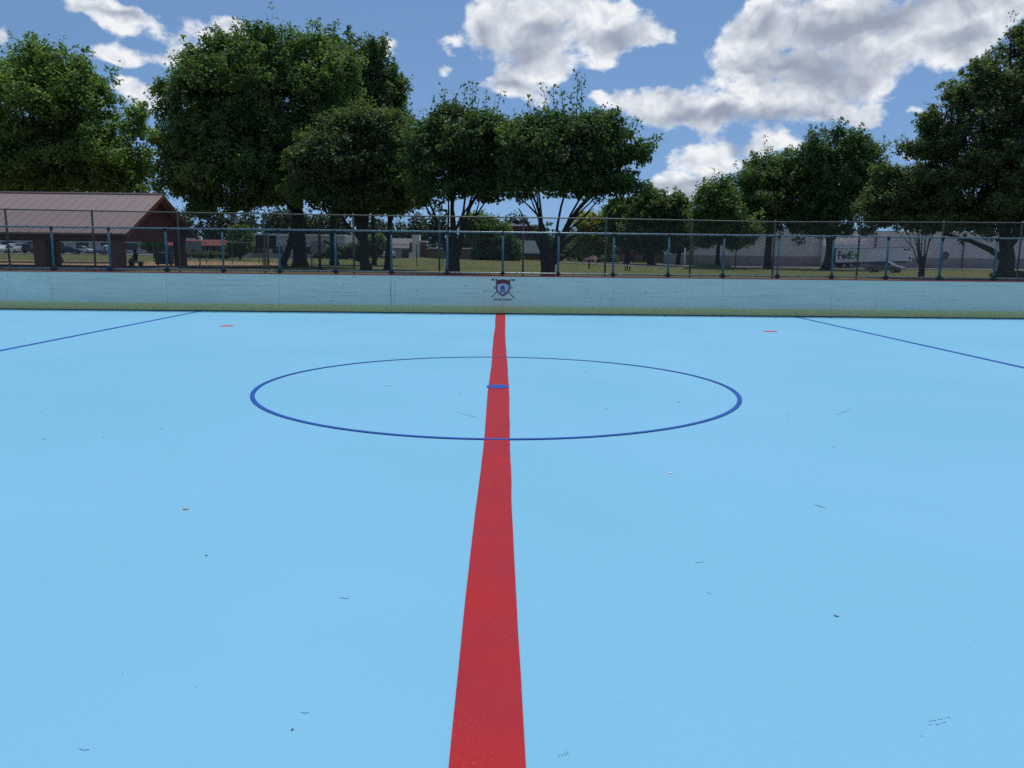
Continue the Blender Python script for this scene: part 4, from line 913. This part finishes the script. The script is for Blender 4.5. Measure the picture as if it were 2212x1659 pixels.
# ------------------------------------------------------------------ vehicles
def wheel(root, x, y, r, w):
    b = MB(); b.tube([(x, y - w / 2, r), (x, y + w / 2, r)], r, 18); wo_ = b.build('wheel', MT['rubber'], root)
    b = MB(); b.tube([(x, y - w / 2 - .012, r), (x, y + w / 2 + .012, r)], r * .6, 12); b.build('rim', MT['frail'], wo_); return wo_
def car(label, loc, rz, paint, suv=False, group=None):
    root = thing('parked_car', label, 'car', loc, rz, group)
    hgt = 1.72 if suv else 1.44; half = .88
    low = [(-2.25, .32), (-2.3, .62), (-2.18, .86), (-1.45, .93), (1.0, .96), (2.0, .86), (2.28, .68), (2.3, .34)]
    if suv: low = [(-2.2, .38), (-2.26, .7), (-2.2, 1.02), (-1.5, 1.04), (.95, 1.06), (2.0, .98), (2.22, .8), (2.25, .4)]
    cab = [(-1.75, .9), (-1.05, hgt - .06), (-.6, hgt), (.25, hgt), (.6, hgt - .07), (1.25, .93)] if not suv else [(-2.15, 1.0), (-1.95, hgt - .08), (-1.6, hgt), (.2, hgt), (.5, hgt - .06), (1.15, 1.04)]
    b = MB(); b.prism(low, -half, half); body = bevel(fixn(b.build('body', paint, root)), .07, 3)
    def tap(P, y0, y1, name, m, ins):
        b = MB(); n = len(P); zl = min(z for _, z in P); zh = max(z for _, z in P)
        yy = lambda z: 1 - .18 * (z - zl) / (zh - zl)
        A = [(x, y0 * yy(z), z) for x, z in P]; B = [(x, y1 * yy(z), z) for x, z in P]
        b.v = A + B; b.f = [tuple(range(n)), tuple(reversed(range(n, 2 * n)))] + [((i + 1) % n, i, n + i, n + (i + 1) % n) for i in range(n)]; b.m = [0] * len(b.f)
        return fixn(b.build(name, m, root))
    tap(cab, -half + .02, half - .02, 'cabin', paint, 0)
    zc = (min(z for _, z in cab) + hgt) / 2
    G = [(x * .93 + cab[0][0] * 0 , z - .05 if z > 1.2 else z + .04) for x, z in cab]
    b = MB()
    for s in (-1, 1):
        zl = G[0][1]; zh = max(z for _, z in G)
        b.poly([(x, s * (half - .008) * (1 - .185 * max(0, (z - .92)) / (hgt - .92)), z) for x, z in G])
    b.build('side_window', MT['glass'], root)
    b = MB(); (xa_, za_), (xb2, zb2) = cab[-1], cab[-2]
    b.poly([(xa_ - .03, -half * .93, za_ + .05), (xa_ - .03, half * .93, za_ + .05), (xb2 + .05, half * .8, zb2 - .02), (xb2 + .05, -half * .8, zb2 - .02)]); b.build('windshield', MT['glass'], root)
    for sx in (-1.38, 1.38):
        for sy in (-1, 1): wheel(root, sx, sy * (half - .1), .33, .22)
    for sy in (-1, 1):
        b = MB(); b.box(2.2, 2.31, sy * .62 - .16, sy * .62 + .16, .6, .74); b.build('headlight', MT['white'], root)
        b = MB(); b.box(-2.33, -2.2, sy * .66 - .14, sy * .66 + .14, .68, .8); b.build('tail_light', MT['cap'], root)
    return root
silver = mat('car_silver', (0.42, 0.36, 0.38), .3, metal=.5, spec=.6); carw = mat('car_white', (.7, .7, .72), .3); card = mat('car_dark', (.03, .03, .04), .25); carb = mat('car_blue', (.06, .09, .16), .25)
q = ground_at(1913, 106); car('silver pinkish sedan parked on the grass edge below the white trailer', (q.x, q.y, q.z), RAD(-47), mat('car_mauve', (0.20, 0.165, 0.185), .25, metal=.4, spec=.6))
for i, (px, Yc, rz, pm, suv, lb) in enumerate(((14, 153, 90, carw, False, 'white car at the far left end of the parked row'), (40, 158, 88, carw, True, 'white upright sport utility vehicle parked behind the pavilion'), (72, 153, 92, card, True, 'dark sport utility vehicle parked next to the white one'),
        (96, 157, 90, silver, False, 'silver car in the parked row between the pavilion columns'), (150, 155, 4, card, False, 'dark sedan parked side on behind the pavilion'), (178, 163, 2, carw, False, 'white sedan side on behind the dark sedan'),
        (222, 156, 95, carb, False, 'blue car seen through the pavilion, facing the rink'), (246, 158, 85, carw, True, 'white van shaped car at the right end of the parked row'))):
    q = ground_at(px, Yc); car(lb, (q.x, q.y, q.z + .02), RAD(rz), pm, suv, 'cars parked beyond the pavilion')
q = ground_at(838, 138); car('white car partly hidden behind the slim straight trunk', (q.x, q.y, q.z), RAD(86), carw, True)
# semi trailer at the dock
def trailer(label, loc, rz, tilt, length, text=True):
    root = thing('semi_trailer', label, 'trailer', loc, rz); root.rotation_euler = (0, -tilt, rz)
    l = length / 2
    b = MB(); b.box(-l, l, -1.3, 1.3, 1.05, 3.5); bx = bevel(b.build('box', MT['trailer'], root), .05, 2)
    b = MB(); b.box(-l + .02, l - .02, -1.33, -1.303, 1.02, 1.16); b.box(-l + .02, l - .02, -1.33, -1.303, 3.4, 3.53); b.build('side_rail', MT['frail'], root)
    b = MB(); b.box(-l - .06, -l + .12, -1.34, 1.34, .85, 3.55); b.build('rear_frame', MT['dark'], root)
    b = MB(); b.box(-l + .1, l - .5, -.5, .5, .82, 1.045); b.box(-l + 1, -l + 4.6, -1.1, 1.1, .55, .82); b.build('chassis', MT['dark'], root)
    for x in (-l + 1.7, -l + 3.0):
        for s in (-1, 1): wheel(root, x, s * 1.02, .5, .5)
    b = MB()
    for s in (-1, 1): b.box(l - 3.2, l - 3.0, s * .8 - .08, s * .8 + .08, .05, 1.045); b.box(l - 3.35, l - 2.85, s * .8 - .16, s * .8 + .16, 0.0, .05)
    b.build('landing_gear', MT['dark'], root)
    if text:
        for tx, m, x_, w_ in (('Fed', MT['purple'], -l + .55, 2.1), ('Ex', MT['green'], -l + 2.62, 1.55)):
            v, f = text_polys(tx, 1.0, .03); mxx = max(q[0] for q in v); mnx = min(q[0] for q in v); mz = max(q[1] for q in v); b = MB()
            b.v = [(x_ + (a - mnx) / (mxx - mnx) * w_, -1.308, 1.72 + c / mz * 1.3) for a, c in v]; b.f = f; b.m = [0] * len(f); b.build('lettering', m, root)
        b = MB()
        for k in range(3): b.box(l - 1.5 + k * .42, l - 1.2 + k * .42, -1.309, -1.302, 2.95, 3.25)
        b.box(l - .6, l - .2, -1.309, -1.302, 1.4, 1.8); b.build('placard', MT['slate'], root)
    return root
a = at(1795, 575, 146.0); c = at(1962, 575, 146.0); ln = c.x - a.x
trailer('white semi trailer with purple and green lettering backed to the warehouse dock', ((a.x + c.x) / 2, 146.0, gz((a.x + c.x) / 2, 146) + .02), RAD(1.5), RAD(1.75), ln)
a = at(1093, 565, 153); c = at(1160, 565, 153)
trailer('plain white trailer parked before the red brick building', ((a.x + c.x) / 2, 153, gz((a.x + c.x) / 2, 153) + .02), RAD(0), 0, c.x - a.x + 2.0, False)

# ------------------------------------------------------------------ poles, boards and small things in the park
def pole(name, label, px, Y, topy, r, m, cat='pole', lean=0.0):
    g = ground_at(px, Y); z = at(px, topy, Y).z - g.z; root = thing(name, label, cat, (g.x, g.y, g.z))
    b = MB(); b.tube([(0, 0, -.3), (lean * .5, 0, z * .5), (lean, 0, z)], [r, r * .95, r * .85], 10); b.build('shaft', m, root, True)
    b = MB(); b.tube([(lean, 0, z), (lean, 0, z + .04)], r * 1.1, 10); b.build('pole_cap', MT['galv'], root)
    return root, z
pole('wooden_pole', 'brown wooden pole standing between the two big maple trunks', 691, 57, 474, .095, MT['pole_brown'])
pole('metal_pole', 'grey metal pole in front of the dark scoreboard back', 580, 54, 503, .06, MT['galv'])
pole('white_pole', 'white pole at the left corner of the warehouse', 1479, 120, 534, .10, MT['white'])
pole('metal_pole', 'dark utility pole before the middle of the warehouse wall', 1589, 110, 535, .09, MT['pole_brown'])
pole('marker_post', 'short white marker post beside the far road', 1286, 118, 552, .09, MT['white'])
pole('marker_post', 'short dark post in the grass left of the yellow green tree', 1273, 92, 560, .09, MT['dark'])
# street lamp
g = ground_at(1256, 140); zt = at(1256, 497, 140).z - g.z
lampo = thing('street_lamp', 'thin street lamp with curved arm in front of the yellow green tree', 'street lamp', (g.x, g.y, g.z))
b = MB(); b.tube([(0, 0, -.2), (0, 0, zt)], [.12, .07], 8); b.build('shaft', MT['pole_brown'], lampo)
b = MB(); b.tube([(0, 0, zt - .3), (.9, 0, zt + .5), (2.0, 0, zt + .75)], .05, 6); b.build('arm', MT['galv'], lampo)
b = MB(); b.box(1.9, 2.7, -.15, .15, zt + .68, zt + .84); b.build('lamp_head', MT['white'], lampo)
# field boards
def fboard(name, label, x0, x1, y0, y1, Y, m, posts, cat):
    a = at(x0, y1, Y); c = at(x1, y0, Y); g = gz(a.x, Y); root = thing(name, label, cat, ((a.x + c.x) / 2, Y, g)); w = (c.x - a.x) / 2
    b = MB(); b.box(-w, w, -.03, .03, a.z - g, c.z - g); bevel(b.build('panel', m, root), .01, 1)
    b = MB(); t_ = .03
    b.box(-w - t_, w + t_, -.04, .04, c.z - g + .001, c.z - g + t_); b.box(-w - t_, w + t_, -.04, .04, a.z - g - t_, a.z - g - .001); b.build('frame', MT['galv'], root)
    for k in posts:
        b = MB(); b.tube([(k * w, .08, -.2), (k * w, .08, c.z - g)], .045, 8); b.build('post', MT['galv'], root)
    return root
r_ = fboard('field_board', 'pale board with small rusty bracket on one post right of the pavilion', 401, 435, 522, 544, 58, MT['boardp'], (.65,), 'board')
b = MB(); b.box(-.1, .12, -.25, -.031, at(418, 541, 58).z - r_.location.z, at(418, 539, 58).z - r_.location.z); b.build('bracket', MT['rust'], r_)
fboard('field_board', 'pale board on a post behind the brown wooden pole', 671, 705, 522, 545, 60, MT['boardp'], (-.9,), 'board')
fboard('scoreboard', 'dark rectangular scoreboard back on two posts left of the big trunks', 553, 596, 509, 536.5, 56, MT['dark'], (-.4, .05), 'scoreboard')
# cabinet by the pavilion
a = at(339, 573, 66); c = at(371, 548, 66); g = gz(a.x, 66)
cb_ = thing('metal_cabinet', 'dark grey metal cabinet on legs seen through the pavilion end', 'cabinet', ((a.x + c.x) / 2, 66, g)); w = (c.x - a.x) / 2
b = MB(); b.box(-w, w, -.35, .35, .12, c.z - g); bevel(b.build('body', MT['slate'], cb_), .03, 2)
b = MB(); b.box(-w - .03, w + .03, -.38, .38, c.z - g + .001, c.z - g + .05); b.build('lid', MT['galv'], cb_)
b = MB()
for sx in (-1, 1): b.box(sx * w * .85 - .05, sx * w * .85 + .05, -.05, .05, -.15, .12)
b.build('leg', MT['galv'], cb_)
# utility box
a = at(884, 566, 118); g = ground_at(885, 118)
ub = thing('utility_box', 'small pale utility box in the grass before the brick building', 'utility box', tuple(ground_at(886, 112)))
b = MB(); b.box(-.35, .35, -.3, .3, -.1, 1.15); bevel(b.build('body', MT['white'], ub), .03, 2); b = MB(); b.box(-.4, .4, -.35, .35, 1.152, 1.2); b.build('lid', MT['galv'], ub)
ub.location = ground_at(889, 116)
# three stub posts
for i, (px, hgt, lb) in enumerate(((1351.5, .5, 'left one of three dark stub posts in the grass'), (1355.5, .75, 'middle and tallest of three dark stub posts in the grass'), (1361, .6, 'right one of three dark stub posts in the grass'))):
    g = ground_at(px, 88); r_ = thing('stub_post', lb, 'post', tuple(g), 0, 'stub posts in the grass')
    b = MB(); b.box(-.05, .05, -.05, .05, -.2, hgt * .62); b.build('shaft', MT['dark'], r_); b = MB(); b.box(-.08, .06, -.06, .06, hgt * .62 + .001, hgt * .78); b.build('post_head', MT['dark'], r_)
# stop sign seen from behind
g = ground_at(2031, 60); sg = thing('road_sign', 'octagonal sign seen from behind beside a perimeter fence post', 'sign', (g.x, g.y, g.z)); zc = at(2040, 552.5, 60).z - g.z; xo = at(2041, 552, 60).x - g.x
b = MB(); b.prism([(xo + .33 * cos(pi / 8 + k * pi / 4), zc + .33 * sin(pi / 8 + k * pi / 4)) for k in range(8)], 0, .006); fixn(b.build('plate', MT['signback'], sg))
b = MB(); b.tube([(-.06, -.03, -.3), (xo, -.03, zc + .3)], .03, 6); b.build('post', MT['galv'], sg)
# patio umbrella far away
g = ground_at(1281, 150); um = thing('patio_umbrella', 'small dull red patio umbrella beyond the far shrubbery', 'umbrella', tuple(g)); zc = at(1281, 552, 150).z - g.z
b = MB(); b.tube([(0, 0, -.1), (0, 0, zc)], .05, 6); b.build('pole', MT['galv'], um)
b = MB(); n = 8
for k in range(n):
    a0, a1 = 2 * pi * k / n, 2 * pi * (k + 1) / n; b.poly([(0, 0, zc + .1), (1.9 * cos(a0), 1.9 * sin(a0), zc - .8), (1.9 * cos(a1), 1.9 * sin(a1), zc - .8)])
b.build('canopy', mat('umbrella_cloth', (.085, .03, .04), .8), um)

# seated person at the pavilion edge
def seated(px, Y):
    g = ground_at(px, Y); rt = thing('person', 'person in a maroon top sitting on a bench at the pavilion edge', 'person', (g.x, g.y, g.z), RAD(-35))
    J = {'pel': (0, 0, .5), 'wst': (0, .02, .66), 'chs': (0, .03, .86), 'nck': (0, .02, 1.0), 'hed': (0, -.03, 1.10), 'top': (0, -.02, 1.22),
         'hpL': (.1, -.02, .49), 'knL': (.13, -.43, .50), 'anL': (.13, -.42, .08), 'toL': (.13, -.57, .04), 'hpR': (-.1, -.02, .49), 'knR': (-.13, -.43, .50), 'anR': (-.13, -.40, .08), 'toR': (-.13, -.55, .04),
         'shL': (.19, .02, .92), 'elL': (.24, -.08, .68), 'haL': (.16, -.30, .58), 'shR': (-.19, .02, .92), 'elR': (-.24, -.08, .68), 'haR': (-.16, -.30, .58)}
    R_ = {'pel': .15, 'wst': .14, 'chs': .15, 'nck': .06, 'hed': .10, 'top': .07, 'hpL': .1, 'hpR': .1, 'knL': .065, 'knR': .065, 'anL': .045, 'anR': .045, 'toL': .035, 'toR': .035, 'shL': .065, 'shR': .065, 'elL': .045, 'elR': .045, 'haL': .038, 'haR': .038}
    E_ = [('pel', 'wst'), ('wst', 'chs'), ('chs', 'nck'), ('nck', 'hed'), ('hed', 'top'), ('pel', 'hpL'), ('hpL', 'knL'), ('knL', 'anL'), ('anL', 'toL'), ('pel', 'hpR'), ('hpR', 'knR'), ('knR', 'anR'), ('anR', 'toR'), ('chs', 'shL'), ('shL', 'elL'), ('elL', 'haL'), ('chs', 'shR'), ('shR', 'elR'), ('elR', 'haR')]
    ks = list(J); me = bpy.data.meshes.new('body'); me.from_pydata([J[k] for k in ks], [(ks.index(a), ks.index(b_)) for a, b_ in E_], []); o = bpy.data.objects.new('body', me); COL.objects.link(o); o.parent = rt
    sk = o.modifiers.new('skin', 'SKIN'); o.modifiers.new('sub', 'SUBSURF').levels = 1
    for i, k in enumerate(ks): me.skin_vertices[0].data[i].radius = (R_[k], R_[k]); me.skin_vertices[0].data[i].use_root = (k == 'pel')
    me.materials.append(mat('clothing_maroon', (.12, .03, .035), .8))
    b = MB(); b.tube([(0, -.02, 1.10), (0, -.01, 1.2), (0, 0, 1.25)], [.118, .115, .05], 10); b.build('hair', MT['navy'], rt, True)
    bn = thing('bench', 'low bench under the seated person at the pavilion edge', 'bench', (g.x, g.y, g.z), RAD(-35))
    b = MB(); b.box(-.7, .7, -.18, .25, .33, .38); b.build('seat', MT['maroon_col'], bn)
    for s in (-.55, .55): b = MB(); b.box(s - .05, s + .05, -.12, .18, -.02, .329); b.build('leg', MT['maroon_col'], bn)
seated(293, 60.6)

# ------------------------------------------------------------------ bits lying on the floor
leafm = mat('dry_leaf', (.42, .36, .26), .8, var=.4, var_scale=40)
def leaf(label, px, py, size, rz, m):
    q = on_floor(px, py); b = MB(); pts = [(-1, 0, .10), (-.5, .35, .25), (.2, .42, .16), (1, .1, .05), (.3, -.38, .02), (-.5, -.3, .06)]
    b.poly([(x * size, y * size, z * size + .004) for x, y, z in pts]); b.poly([(x * size, y * size, z * size + .0005) for x, y, z in reversed(pts)])
    b.tube([(-size * .9, 0, size * .12), (-size * 1.15, .1 * size, size * .45)], size * .06, 4)
    o = b.build('dead_leaf', m); o.location = (q.x, q.y, 0); o.rotation_euler = (0, 0, rz); return tag(o, label, 'leaf')
leaf('curled pale brown dead leaf on the open floor left of the red line', 402, 1101, .021, .2, leafm)
leaf('small brown dead leaf on the open floor right of the red line', 1806, 1331, .014, 2.6, mat('dry_leaf_brown', (.26, .17, .12), .8))
leaf('tiny dark dead leaf lying left of the red line, nearer than the curled one', 446, 1201, .009, .3, mat('dry_leaf_dark', (.14, .12, .11), .8))
leaf('tiny dark triangular leaf scrap near the bottom edge left of the red line', 632, 1577, .0075, 1.2, mat('dry_leaf_grey', (.08, .09, .09), .8))
leaf('small white paper fleck right of the ring', 1449, 1023, .020, .4, mat('paper_white', (.75, .75, .72), .8))
GR = [q_ for i_, q_ in enumerate([(456, 791), (443, 827), (90, 892), (236, 917), (237, 920), (494, 987), (276, 1074), (283, 1074), (318, 1218), (888, 1356), (943, 1368), (1141, 1404), (967, 1094), (1976, 1056), (1977, 1031 + 55), (1811, 1227), (1748, 1304), (1617, 1317), (1336, 1519), (1894, 1453), (2092, 1397), (2094, 1399), (1990, 1590), (1995, 1592), (1738, 1542), (1687, 1617), (199, 1247), (424, 1417), (840, 1429), (265, 1455), (422, 1485), (350, 1427), (1578, 727), (1793, 768), (1712, 854), (1010, 866 + 80), (1075, 1443), (868, 990)]) if i_ % 4]
gm = mat('grit_dark', (.06, .09, .11), .8)
proto = None
for i, (px, py) in enumerate(GR):
    q = on_floor(px, py); r = rng.uniform(.0011, .0019) * (2.4 if py < 1000 else 1)
    if proto is None:
        bm = bmesh.new(); bmesh.ops.create_icosphere(bm, subdivisions=1, radius=1.0)
        for v in bm.verts: v.co *= rng.uniform(.7, 1.2); v.co.z *= .6
        me = bpy.data.meshes.new('grit'); bm.to_mesh(me); bm.free(); me.materials.append(gm); o = bpy.data.objects.new('grit', me); proto = o
    else: o = proto.copy()
    COL.objects.link(o); o.location = (q.x, q.y, r * .5); o.scale = (r * rng.uniform(1, 2), r, r); o.rotation_euler = (0, 0, rng.uniform(0, 6))
    tag(o, 'tiny dark speck of grit lying on the blue rink floor', 'grit', 'specks of grit on the rink floor')
